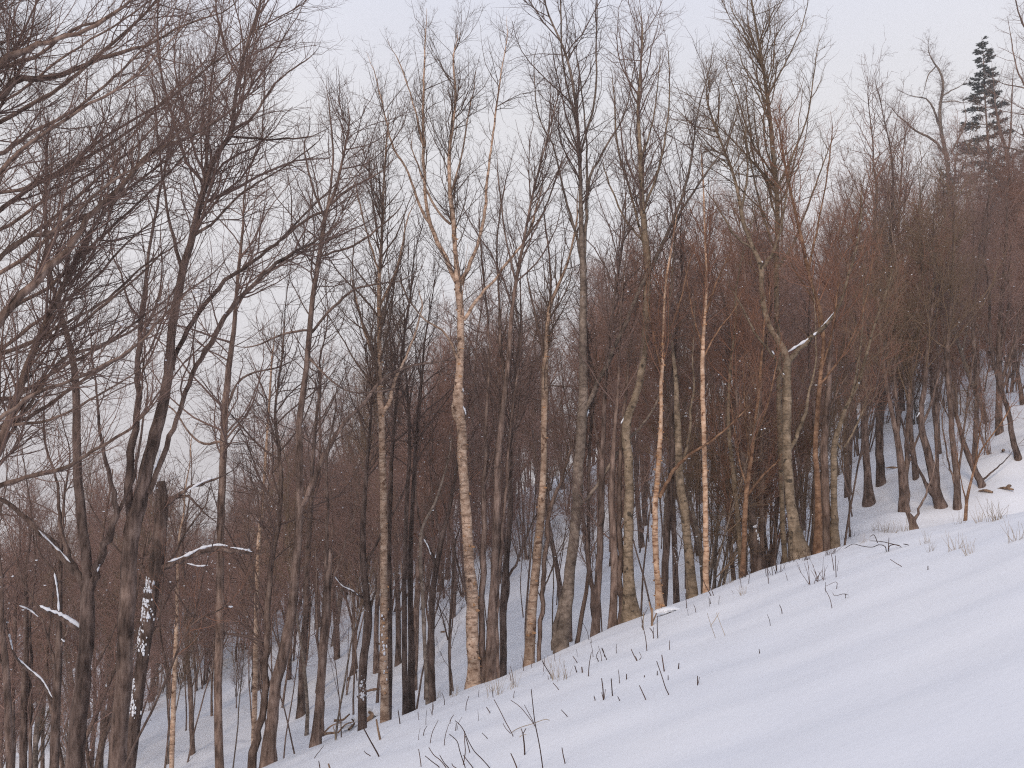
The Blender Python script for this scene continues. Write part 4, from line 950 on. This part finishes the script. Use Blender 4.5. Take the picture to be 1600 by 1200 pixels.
# thickets higher on the far slope
for i in range(24):
    s = spot(40, 60, 0.36, 0.6, 1.0)
    if s:
        place('shrub', tint_for(0.4), s[0], s[1], r_bg.uniform(1.0, 1.6), 'thicket on the upper right slope', 'thickets on the upper right slope', name='bare_shrub', snow=r_bg.random() < 0.5)
for i in range(85):
    s = spot(48, 84, -0.45, 0.62, 1.0)
    if s:
        u = s[2]
        place('shrub', tint_for(u), s[0], s[1], r_bg.uniform(1.0, 1.7), 'thicket high on the far slope, ' + zone(u), 'thickets on the far slope', name='bare_shrub', snow=r_bg.random() < 0.5)
for i in range(34):
    s = spot(44, 70, -0.34, 0.04, 1.0)
    if s:
        u = s[2]
        place('shrub', tint_for(u), s[0], s[1], r_bg.uniform(0.9, 1.7), 'thicket on the middle of the far slope, ' + zone(u), 'thickets on the middle slope', name='bare_shrub', snow=r_bg.random() < 0.5)
for i in range(20):
    s = spot(41, 62, -0.22, 0.34, 1.2)
    if s:
        u = s[2]
        place('tree' if r_bg.random() < 0.6 else 'vase', tint_for(u), s[0], s[1], r_bg.uniform(1.0, 1.2), 'tree well up in the wood, ' + zone(u), 'tall trees on the far slope')
for i in range(15):
    s = spot(52, 74, 0.30, 0.60, 1.0)
    if s:
        place('shrub', tint_for(0.4), s[0], s[1], r_bg.uniform(1.6, 2.05), 'high thicket below the pine on the upper right slope', 'high thickets below the pine', name='bare_shrub', snow=False)
# thin saplings between the trunks
for i in range(75):
    s = spot(23.5, 42, -0.45, 0.36, 0.5)
    if s:
        u = s[2]
        place('sapling', tint_for(u), s[0], s[1], r_bg.uniform(0.6, 1.25), 'sapling between the trunks of the wood, ' + zone(u), 'saplings between the trunks', name='sapling', snow=r_bg.random() < 0.3, lean=0.12)
# many stemmed whips filling in behind the front row
for i in range(2):
    s = spot(23, 30, 0.23, 0.325, 0.9)
    if s:
        u = s[2]
        place('whip', tint_for(u), s[0], s[1], r_bg.uniform(0.7, 1.15), 'tree close behind the front row, ' + zone(u), 'many stemmed trees behind the front row', name='multi_stem_tree', snow=r_bg.random() < 0.6)
# tall fine shrubs closing the crest row at right
for i in range(5):
    s = spot(21.8, 25, 0.20, 0.325, 0.5)
    if s:
        place('shrub', 'red' if r_bg.random() < 0.6 else 'olive', s[0], s[1], r_bg.uniform(0.9, 1.35), 'shrub close behind the crest row at right', 'tall shrubs behind the crest row', name='bare_shrub')

# ------------------------------------------------------------------ conifers on the skyline
def conifer(name, label, Y, px, py_top, py_first, halfw, seed, irregular=True, dens=1.0):
    r = np.random.default_rng(seed)
    top = at(px, py_top, Y)
    x, y = top[0], top[1]
    z0 = float(H(x, y)); h = top[2] - z0
    zf = at(px, py_first, Y)[2] - z0
    base = np.array([x, y, z0])
    t = thing(name, label, 'tree', base, 'conifers on the skyline')
    K = 16
    P = np.stack([np.cumsum(r.normal(0, 0.03, K)), np.cumsum(r.normal(0, 0.03, K)), np.linspace(-0.5, h, K)], 1)
    P[:, 0] -= np.linspace(P[0, 0], P[-1, 0], K); P[:, 1] -= np.linspace(P[0, 1], P[-1, 1], K)
    R = 0.24 * (1 - 0.93 * np.linspace(0, 1, K))
    obj('trunk', make_mesh('trunk', [tubes(P[None], R[None], 8)], M['grey']), t)
    W = halfw * Y / FPX
    bP, bR = [], []
    z = zf
    while z < h - 0.25:
        f = (z - zf) / (h - zf)
        prof = (1 - f) ** 0.85 * (0.7 + 0.3 * min(1, f / 0.2)) + 0.03
        n = r.integers(5, 8) if not irregular else r.integers(4, 7)
        a0 = r.uniform(0, 6.28)
        for q in range(n):
            if irregular and f < 0.35 and r.random() < 0.4: continue
            a = a0 + q * 6.28 / n + r.normal(0, 0.25); L = W * prof * r.uniform(0.55, 1.25); zq = z + r.uniform(-0.35, 0.35)
            tt = np.linspace(0, 1, 8)
            rise = r.uniform(0.12, 0.42) * (0.5 + f)
            xx = math.cos(a) * L * tt; yy = math.sin(a) * L * tt
            zz = zq + L * (rise * tt - 0.25 * tt ** 2 + 0.12 * tt ** 4)
            tr = np.stack([xx + np.interp(z, P[:, 2], P[:, 0]), yy + np.interp(z, P[:, 2], P[:, 1]), zz], 1)
            bP.append(tr); bR.append(np.linspace(0.05 * (1 - 0.6 * f), 0.012, 8))
        z += (0.36 + 0.75 * (1 - f)) * r.uniform(0.7, 1.3) * (1.15 if irregular else 0.85)
    bP, bR = np.array(bP), np.array(bR)
    nb = len(bP)
    s1 = grow(r, [(bP, bR)], int(nb * 17 * dens), 0.22 if irregular else 0.1, (30, 62), (0.2, 0.34), 5, 0.03, 0.08, 0.008, lmin=0.3, lmax=1.5)
    s1[0][:, :, 2] = s1[0][:, :1, 2] + (s1[0][:, :, 2] - s1[0][:, :1, 2]) * 0.45     # sprays lie flat
    obj('branch', make_mesh('branch', [tubes(bP, bR, 5)], M['grey']), t)['kind'] = 'stuff'
    # needles: short tapering blades round every spray
    Pn = np.concatenate([s1[0], bP[:, 3:]], axis=0)
    nn = int(len(Pn) * 34 * dens)
    i = r.integers(0, len(Pn), nn); f = r.uniform(0.05, 0.999, nn) * 4; a = np.minimum(f.astype(int), 3); fr = (f - a)[:, None]
    p = Pn[i, a] * (1 - fr) + Pn[i, a + 1] * fr
    d = Pn[i, a + 1] - Pn[i, a]; d /= np.linalg.norm(d, axis=1, keepdims=True) + 1e-9
    dirn = d * 0.9 + r.normal(size=(nn, 3)) * np.array([0.55, 0.55, 0.28]) + np.array([0, 0, 0.18]); dirn /= np.linalg.norm(dirn, axis=1, keepdims=True)
    side = np.cross(dirn, r.normal(size=(nn, 3))); side /= np.linalg.norm(side, axis=1, keepdims=True) + 1e-9
    L = r.uniform(0.10, 0.22, nn)[:, None]; w = r.uniform(0.014, 0.03, nn)[:, None]
    v = np.stack([p - side * w, p + side * w, p + dirn * L], 1).reshape(-1, 3)
    F = np.arange(nn * 3).reshape(-1, 3)
    o = obj('needles', make_mesh('needles', [(v, F)], M['needle'], False), t); o['kind'] = 'stuff'
    o.name = 'crown'
    o2 = obj('snow_clump', make_mesh('snow_clump', [snow_on(r, *s1, 260, 2.4)], M['snow_clump']), t); o2['kind'] = 'stuff'
conifer('pine_tree', 'tall dark pine with layered branches standing above the wood at upper right', 80, 1534, 58, 300, 54, 5, True, 1.15)
conifer('spruce_tree', 'dense dark spruce cut by the right edge below the pine', 70, 1612, 175, 420, 50, 6, False, 0.7)
conifer('spruce_tree', 'low dark conifer tucked under the pine on its right', 74, 1572, 232, 400, 55, 8, False, 0.6)
conifer('pine_tree', 'low dark conifer between the dead crooked tree and the pine', 84, 1508, 226, 360, 60, 9, True, 0.6)
conifer('spruce_tree', 'small dark conifer below the dead crooked tree', 66, 1478, 262, 420, 46, 11, False, 0.45)
conifer('spruce_tree', 'small dark conifer low at the right below the pine', 64, 1552, 250, 430, 52, 12, False, 0.45)
# ------------------------------------------------------------------ dead stalks, grass, logs and brush on the field
def stalk_mesh(name, pts, rads, mat, S=5):
    P = np.array(pts, float); o = resample(np.column_stack([P, rads]), max(5, 3 * len(P)))
    return make_mesh(name, [tubes(o[None, :, :3], o[None, :, 3], S)], M[mat])
def stalk(label, trace, w, mat='stalk', name='dead_stalk', group='dead stalks on the snow field', Y=None, side=()):
    """trace: pixels from the foot upwards"""
    r = np.random.default_rng(int(trace[0][0] * 13 + trace[0][1]))
    if Y is None: Y = ground(*trace[0])
    base = at(*trace[0], Y); base[2] = float(H(base[0], base[1]))
    n = len(trace); dy = r.uniform(-0.25, 0.25)
    top = at(*trace[-1], Y)
    Lw = np.linalg.norm(top - base)
    def line(tr, ww):
        p = [at(a, b, Y + dy * Lw * (trace[0][1] - b) / max(10, abs(trace[0][1] - trace[-1][1]))) - base for a, b in tr]
        return p, list(np.linspace(0.5 * ww, 0.5 * ww * 0.75, len(tr)) * Y / FPX)
    w = w * 0.7
    p, rd = line(trace, w)
    p = [p[0] - np.array([0, 0, 0.08])] + p; rd = [rd[0]] + rd
    if not side:
        o = obj(name, stalk_mesh(name, p, rd, mat), None, base)
        return tag(o, label, 'stalk', group)
    t = thing(name, label, 'stalk', base, group)
    obj('stem', stalk_mesh('stem', p, rd, mat), t)
    for s in side:
        ps, rs = line(s, w * 0.6)
        obj('side_stem', stalk_mesh('side_stem', ps, rs, mat), t)
    return t
stalk('tallest reddish stalk standing in the snow at bottom centre', [(848, 1200), (843, 1165), (836, 1130), (833, 1105), (830, 1077)], 2.6)
stalk('short thick reddish stalk left of the tallest stalk', [(820, 1180), (819, 1162), (817, 1146)], 3.6, side=[[(817, 1146), (814, 1138)], [(817, 1147), (822, 1138)]])
stalk('long thin stalk slanting left above the short reddish one', [(802, 1151), (790, 1128), (780, 1108), (772, 1093)], 2.0)
stalk('thin stalk crossing the foot of the long slanting one', [(798, 1147), (790, 1138), (786, 1130)], 1.6)
stalk('curving stalk leaning against the tallest stalk', [(836, 1135), (824, 1118), (812, 1104), (798, 1094)], 1.8)
stalk('fine stalk between the curving stalk and the tallest stalk', [(834, 1130), (826, 1114), (819, 1101)], 1.6)
stalk('bent straw arching across the tallest stalk to the right', [(799, 1145), (815, 1136), (832, 1131), (845, 1126), (856, 1124), (864, 1132), (868, 1139)], 1.6, 'straw', 'bent_straw')
stalk('small arched straw beside the short reddish stalk', [(811, 1153), (818, 1148), (833, 1147)], 1.4, 'straw', 'bent_straw')
stalk('dark stalk cut by the bottom edge left of the tallest stalk', [(808, 1202), (803, 1188), (798, 1177)], 3.0)
stalk('upright stalk right of the tallest stalk near the bottom edge', [(883, 1194), (880, 1180), (878, 1168)], 2.6)
stalk('stalk slanting right at lower centre with a thick foot', [(1045, 1086), (1040, 1075), (1034, 1056), (1026, 1033)], 2.4)
stalk('thick reddish peg above the slanting stalk', [(1038, 1050), (1036, 1036), (1034, 1023)], 3.0)
stalk('short dark peg right of the thick reddish peg', [(1060, 1046), (1061, 1036)], 2.8)
stalk('slanting stalk left of the one with a thick foot', [(1009, 1094), (1004, 1082), (999, 1071)], 2.6)
stalk('tall dark peg of a close group at lower centre', [(943, 1094), (942, 1075), (940, 1060)], 3.0, side=[[(944, 1092), (946, 1077)], [(943, 1094), (940, 1082)]])
stalk('single straight peg right of the close group', [(957, 1088), (956, 1074), (955, 1060)], 2.8)
stalk('small peg below the close group', [(968, 1095), (965, 1088)], 2.2)
stalk('tiny peg left of the close group', [(930, 1095), (928, 1087)], 2.4)
stalk('forked pale peg standing alone right of the slanting stalks', [(1090, 1071), (1090, 1056)], 2.6, side=[[(1091, 1068), (1093, 1058)]])
stalk('short peg under the thick reddish peg', [(1044, 1063), (1044, 1055)], 2.2)
stalk('short peg left of the slanting stalk with a thick foot', [(1027, 1055), (1027, 1048)], 2.4)
stalk('lone dark peg left of the thick reddish peg', [(979, 1062), (979, 1053)], 2.6)
stalk('tiny peg in the middle of the slope', [(1007, 1059), (1007, 1055)], 2.2)
stalk('slanting dark stalk with a hooked foot below the leaning birch', [(861, 1060), (860, 1054), (853, 1043), (847, 1032)], 2.4, side=[[(857, 1062), (856, 1055)]])
stalk('dark peg below the stout smooth trunk', [(901, 1051), (898, 1040)], 2.6)
stalk('thick dark peg next to the dark peg below the stout trunk', [(910, 1051), (909, 1042)], 3.4)
stalk('slim stalk slanting left below the stout smooth trunk', [(902, 1036), (895, 1025)], 2.0)
stalk('slim slanting stalk below the dark split tree', [(948, 1031), (944, 1022), (940, 1013)], 2.0)
stalk('forked dark stalk in the middle of the slope', [(995, 1033), (990, 1023), (986, 1014)], 2.4, side=[[(996, 1033), (993, 1025)], [(999, 1031), (1002, 1026), (999, 1019)]])
stalk('tiny forked peg left of the forked dark stalk', [(935, 1034), (933, 1028)], 2.4)
stalk('slanting stalk at left of the slope centre', [(873, 1078), (864, 1067)], 2.0)
stalk('slanting stalk right of the tallest one', [(887, 1121), (877, 1109)], 2.0)
stalk('slanting stalk low on the slope, left', [(762, 1155), (753, 1145)], 1.8)
stalk('short stalk left of the long slanting one', [(766, 1115), (760, 1105)], 2.2)
stalk('long reddish rod leaning left under the brush pile', [(592, 1182), (580, 1160), (567, 1136)], 3.6)
stalk('thick splintered stake under the brush pile', [(594, 1156), (591, 1142), (588, 1124)], 5.5, 'wood')
stalk('thin dark peg right of the splintered stake', [(625, 1131), (622, 1110)], 2.6)
stalk('thin pale stick under the split footed tree', [(525, 1157), (521, 1135)], 2.6, 'straw')
stalk('fine twig lying at an angle at lower left', [(491, 1185), (499, 1174), (506, 1165)], 1.6)
stalk('little bent twig below the reddish rod', [(579, 1182), (572, 1177), (569, 1173)], 2.0)
stalk('dark peg at the bottom edge below the split footed tree', [(500, 1202), (498, 1189)], 2.6)
stalk('pale stub at the bottom edge', [(516, 1204), (513, 1193)], 4.5, 'wood')
stalk('upright stalk at lower left of centre', [(658, 1198), (656, 1182), (654, 1170)], 2.2)
stalk('thin upright stalk below the light brown sapling', [(675, 1118), (676, 1104), (677, 1088)], 2.0)
stalk('tall thin stalk at the edge right of the slim cream birch', [(1111, 931), (1104, 918), (1097, 903)], 2.2)
stalk('thin stalk beside the tall one at the edge', [(1115, 931), (1112, 922), (1109, 914)], 1.8)
stalk('upright straw left of the slim cream birch', [(1073, 950), (1072, 938), (1071, 927)], 1.8)
stalk('short peg under the slim cream birch', [(1110, 944), (1109, 935)], 2.0)
stalk('broken pale post at the edge in front of the olive trunk', [(1019, 978), (1019, 962), (1019, 950)], 6.0, 'wood', side=[[(1019, 960), (1014, 940)], [(1020, 972), (1026, 958)]])
stalk('thin upright stalk in front of the broken pale post', [(1028, 998), (1027, 982), (1027, 962)], 2.2)
stalk('pair of dark prongs in front of the broken pale post', [(1021, 998), (1020, 988), (1015, 981)], 2.2, side=[[(1021, 998), (1021, 980)]])
stalk('thin upright straw left of the broken pale post', [(1005, 985), (1005, 970), (1006, 957)], 2.2, 'straw')
stalk('fine straight straw on the open slope, left of three', [(1118, 998), (1112, 980), (1105, 958)], 1.2, 'straw', 'straw_stem')
stalk('fine straight straw on the open slope, right of three', [(1133, 994), (1127, 978), (1119, 957)], 1.2, 'straw', 'straw_stem')
stalk('fine straw crossing the other two on the open slope', [(1110, 979), (1116, 970), (1124, 957)], 1.4, 'straw', 'straw_stem')
stalk('lone dark peg on the smooth snow at right', [(1450, 891), (1450, 884)], 2.4)
stalk('thin slanting stick on the smooth snow at right', [(1409, 886), (1400, 880), (1391, 874)], 1.8)
stalk('lone stalk slanting left on the slope right of the three straws', [(1187, 1022), (1186, 1014)], 2.0)
stalk('thin bent stalk low on the slope at right', [(1222, 959), (1221, 952), (1218, 945)], 2.0)
# cluster of long bent stems at the bottom edge
CL = 'long bent stem in the cluster at the bottom edge left of centre'
for i, tr in enumerate([[(766, 1202), (752, 1185), (742, 1175), (733, 1160), (722, 1137), (711, 1126)], [(727, 1200), (722, 1185), (718, 1172), (714, 1158), (702, 1147)], [(724, 1195), (727, 1175), (726, 1158), (726, 1142)],
                        [(698, 1202), (688, 1188), (678, 1180), (670, 1168)], [(687, 1200), (675, 1190), (664, 1181)], [(740, 1202), (730, 1188), (724, 1180)], [(712, 1142), (713, 1130)], [(718, 1205), (708, 1197), (706, 1193)],
                        [(702, 1202), (694, 1192), (687, 1180)], [(734, 1176), (730, 1160), (727, 1150)]]):
    stalk(CL, tr, 2.3, group='stems of the bottom edge cluster')
# scattered small pegs and grasses along the brow, each a small copy
r_d = np.random.default_rng(77)
peg_meshes = []
for s in range(8):
    a = r_d.uniform(-0.5, 0.5, 2); L = r_d.uniform(0.10, 0.32)
    pts = [(0, 0, -0.06), (a[0] * 0.3 * L, a[1] * 0.3 * L, 0.45 * L), (a[0] * L + r_d.normal(0, 0.01), a[1] * L, L)]
    peg_meshes.append(stalk_mesh('dead_stalk', pts, [0.006, 0.005, 0.0035], 'stalk', 5))
def tuft_mesh(seed, n, h, spread, rad, mat, lean=0.35):
    r = np.random.default_rng(seed)
    b = np.column_stack([r.normal(0, spread, (n, 2)), np.full(n, -0.05)])
    d = np.column_stack([r.normal(0, lean, (n, 2)), np.ones(n)]); d /= np.linalg.norm(d, axis=1, keepdims=True)
    L = h * r.uniform(0.35, 1.1, n)
    K = 5; P = np.zeros((n, K, 3)); P[:, 0] = b
    for k in range(1, K):
        d = d + r.normal(0, 0.1, (n, 3)); d[:, 2] -= 0.02; d /= np.linalg.norm(d, axis=1, keepdims=True)
        P[:, k] = P[:, k - 1] + d * (L / (K - 1))[:, None]
    R = np.broadcast_to(rad * np.linspace(1, 0.4, K), (n, K))
    return make_mesh('grass_tuft', [tubes(P, R, 3)], M[mat])
tuft_d = [tuft_mesh(900 + s, 16, 0.46, 0.10, 0.0062, 'stalk') for s in range(4)]
tuft_s = [tuft_mesh(950 + s, 14, 0.36, 0.06, 0.0035, 'straw') for s in range(4)]
def put(me, px, py, sc, label, cat, group, name, Y=None):
    Y = Y or ground(px, py)
    p = at(px, py, Y)
    o = obj(name, me, None, (p[0], p[1], float(H(p[0], p[1]))))
    o.rotation_euler = (0, 0, r_d.uniform(0, 6.28)); o.scale = (sc, sc, sc)
    return tag(o, label, cat, group)
def edge_y(px):
    return np.interp(px, [370, 490, 640, 740, 830, 900, 990, 1050, 1110, 1200, 1250, 1310, 1420, 1600], [1205, 1168, 1112, 1072, 1028, 1003, 965, 938, 908, 868, 853, 838, 818, 800])
n_p = 0
while n_p < 70:
    px = r_d.uniform(640, 1330); dy = abs(r_d.normal(0, 45)) + 3; py = edge_y(px) + dy
    if py > 1190: continue
    put(peg_meshes[r_d.integers(8)], px, py, r_d.uniform(0.5, 1.2), 'short dead stalk poking out of the snow below the row of trees', 'stalk', 'short stalks scattered below the trees', 'dead_stalk'); n_p += 1
for px, py, sc, dark in [(1180, 893, 1.3, 1), (1190, 890, 1.2, 1), (1200, 886, 1.0, 1), (1175, 887, 1.0, 1), (1210, 897, 0.9, 1), (1163, 902, 0.8, 1), (1235, 878, 0.9, 1), (1247, 872, 0.8, 1), (1160, 930, 0.7, 0), (1140, 912, 0.9, 0), (1282, 862, 0.8, 1), (1300, 866, 0.7, 1), (1325, 842, 0.8, 1), (1275, 910, 0.8, 1), (1260, 875, 0.7, 1)]:
    put((tuft_d if dark else tuft_s)[r_d.integers(4)], px, py, sc, 'tuft of dark dead stems on the brow below the orange stemmed tree' if dark else 'tuft of pale straw on the brow right of the slim cream birch', 'grass', 'tufts on the brow', 'grass_tuft')
for px, py, sc in [(1365, 830, 0.9), (1378, 831, 1.2), (1388, 832, 1.2), (1398, 831, 1.0), (1410, 830, 0.9), (1418, 829, 0.8), (1530, 816, 0.9), (1553, 813, 1.1), (1560, 812, 0.9), (1500, 818, 0.7), (1585, 846, 0.8), (1490, 860, 0.8), (1513, 866, 0.7), (1445, 850, 0.6), (1455, 862, 0.5), (1350, 848, 0.6)]:
    put(tuft_s[r_d.integers(4)], px, py, sc, 'tuft of dry grass on the right hand brow', 'grass', 'grass tufts on the right brow', 'grass_tuft')
for px, py, sc in [(780, 1085, 1.0), (868, 1060, 1.1), (800, 1075, 0.9), (880, 1062, 0.9), (685, 1090, 0.9), (710, 1088, 0.8), (770, 1080, 0.8), (650, 1108, 0.7)]:
    put(tuft_s[r_d.integers(4)], px, py, sc, 'thin tuft of pale dry grass just below the big birch', 'grass', 'grass tufts below the big birch', 'grass_tuft')
# bent bramble on the right brow
def bramble(label, lines, Y, mat='stalk', w=2.0):
    base = at(*lines[0][0], Y); base[2] = float(H(base[0], base[1]))
    t = thing('fallen_branch', label, 'branch', base)
    for l in lines:
        p = [at(a, b, Y + 0.15 * math.sin(i * 1.3 + l[0][0])) - base for i, (a, b) in enumerate(l)]
        obj('branch', stalk_mesh('branch', p, list(np.linspace(w, w * 0.6, len(l)) * 0.5 * Y / FPX), mat), t)
    return t
bramble('low arching dark branch lying on the right brow', [[(1385, 862), (1383, 854), (1374, 851), (1362, 855), (1346, 853), (1333, 850), (1320, 857)], [(1388, 861), (1390, 853), (1398, 851), (1406, 853), (1414, 862)], [(1406, 853), (1390, 849), (1376, 846), (1360, 845)], [(1388, 858), (1389, 840)], [(1371, 848), (1366, 836), (1360, 838)], [(1412, 850), (1420, 852), (1422, 858)]], ground(1386, 862), w=1.5)
bramble('thin crooked twig lying on the slope below the pale aspen', [[(1321, 938), (1320, 928), (1305, 931), (1301, 926)], [(1320, 928), (1326, 930)]], ground(1321, 938), w=1.1)
bramble('small angular twig standing below the pale aspen', [[(1307, 920), (1307, 909), (1290, 916)], [(1290, 924), (1290, 910)]], ground(1307, 921), w=1.0)
# log capped with snow
def log(label, a, b, w, Y, cap=True, name='fallen_log'):
    pa, pb = at(*a, Y), at(*b, Y - 0.1)
    base = pa.copy(); base[2] = float(H(pa[0], pa[1]))
    r = np.random.default_rng(int(a[0]))
    t = thing(name, label, 'log', base)
    P = pa + (pb - pa) * np.linspace(0, 1, 9)[:, None] - base
    R = 0.5 * w * Y / FPX * np.array([0.25, 0.8, 1, 1.05, 1, 0.95, 0.85, 0.6, 0.2])
    obj('log_body', make_mesh('log_body', [tubes(P[None], stem_radius_noise(r, P, R, 10, 0.12)[None], 10)], M['wood']), t)
    if cap:
        C = P[1:-1] + np.array([0, 0.02, 0]) + np.column_stack([np.zeros(7), np.zeros(7), R[1:-1] * 0.8])
        obj('snow_cap', make_mesh('snow_cap', [blobs(C, np.column_stack([np.full(7, 0.13), np.full(7, 0.14), R[1:-1] * 0.75 + 0.02]), r, True)], M['snow_clump']), t)
log('snow capped piece of log at the edge below the bright cream birch', (1029, 960), (1057, 952), 6.5, ground(1043, 958) - 0.05)
# brush pile under snow
def brush_pile():
    Y = ground(575, 1125)
    base = at(590, 1130, Y); base[2] = float(H(base[0], base[1]))
    r = np.random.default_rng(3)
    t = thing('brush_pile', 'brush pile half buried in snow below the broken dark trunk', 'brush pile', base)
    for tr, w in [([(488, 1158), (500, 1150), (512, 1146), (525, 1145)], 6), ([(505, 1146), (518, 1134), (535, 1128)], 3), ([(522, 1126), (535, 1125), (546, 1116)], 4.5), ([(528, 1145), (540, 1132), (552, 1128)], 3), ([(545, 1140), (554, 1130), (550, 1124)], 4), ([(562, 1120), (572, 1114), (580, 1120)], 7), ([(570, 1128), (582, 1118), (576, 1112)], 8), ([(560, 1106), (566, 1098), (558, 1088)], 4)]:
        p = [at(a, b, Y + 0.2 * math.sin(a)) - base for a, b in tr]
        obj('branch', stalk_mesh('branch', p, list(np.linspace(w, w * 0.55, len(tr)) * 0.5 * Y / FPX), 'wood', 7), t)
    C = np.array([at(a, b, Y + 0.25) - base for a, b in [(575, 1108), (590, 1110), (605, 1113), (620, 1112), (560, 1122), (540, 1134), (630, 1112), (600, 1120)]])
    S = np.array([(0.28, 0.35, 0.15), (0.32, 0.4, 0.17), (0.34, 0.4, 0.15), (0.34, 0.35, 0.10), (0.2, 0.25, 0.11), (0.24, 0.25, 0.08), (0.3, 0.3, 0.07), (0.35, 0.4, 0.14)])
    obj('snow_cap', make_mesh('snow_cap', [blobs(C, S, r, True)], M['snow_clump']), t)
brush_pile()
# debris on the far snow
for px, py in [(595, 1008), (545, 1062), (585, 1080), (693, 990), (520, 1010), (1568, 706), (1571, 766), (1577, 763), (1540, 770), (1395, 733)]:
    Y = ground(px, py); p = at(px, py, Y); a = r_d.uniform(0, 3.14); L = r_d.uniform(0.15, 0.4)
    me = stalk_mesh('wood_scrap', [(-L * math.cos(a), -L * math.sin(a), 0), (0, 0, 0.05), (L * math.cos(a), L * math.sin(a), 0.03)], [0.03, 0.045, 0.02], 'wood', 6)
    tag(obj('wood_scrap', me, None, (p[0], p[1], float(H(p[0], p[1])) + 0.01)), 'small scrap of dark wood lying on the snow inside the wood', 'wood scrap', 'wood scraps on the snow')

# ------------------------------------------------------------------ thin winter haze round the whole scene
import bmesh
bm = bmesh.new()
bmesh.ops.create_cube(bm, size=1.0)
me = bpy.data.meshes.new('haze'); bm.to_mesh(me); bm.free()
hz = obj('haze', me); hz['kind'] = 'stuff'
zlo = float(GZ.min()) - 1.0; zhi = 48.0
hz.scale = (846, 566, zhi - zlo); hz.location = (0, 240, 0.5 * (zhi + zlo))
m = bpy.data.materials.new('haze'); m.use_nodes = True
nd, ln = m.node_tree.nodes, m.node_tree.links
nd.clear()
o = nd.new('ShaderNodeOutputMaterial'); v = nd.new('ShaderNodeVolumePrincipled')
v.inputs['Color'].default_value = (0.93, 0.92, 0.95, 1); v.inputs['Density'].default_value = 0.0013; v.inputs['Anisotropy'].default_value = 0.2
ln.new(v.outputs[0], o.inputs['Volume'])
me.materials.append(m)
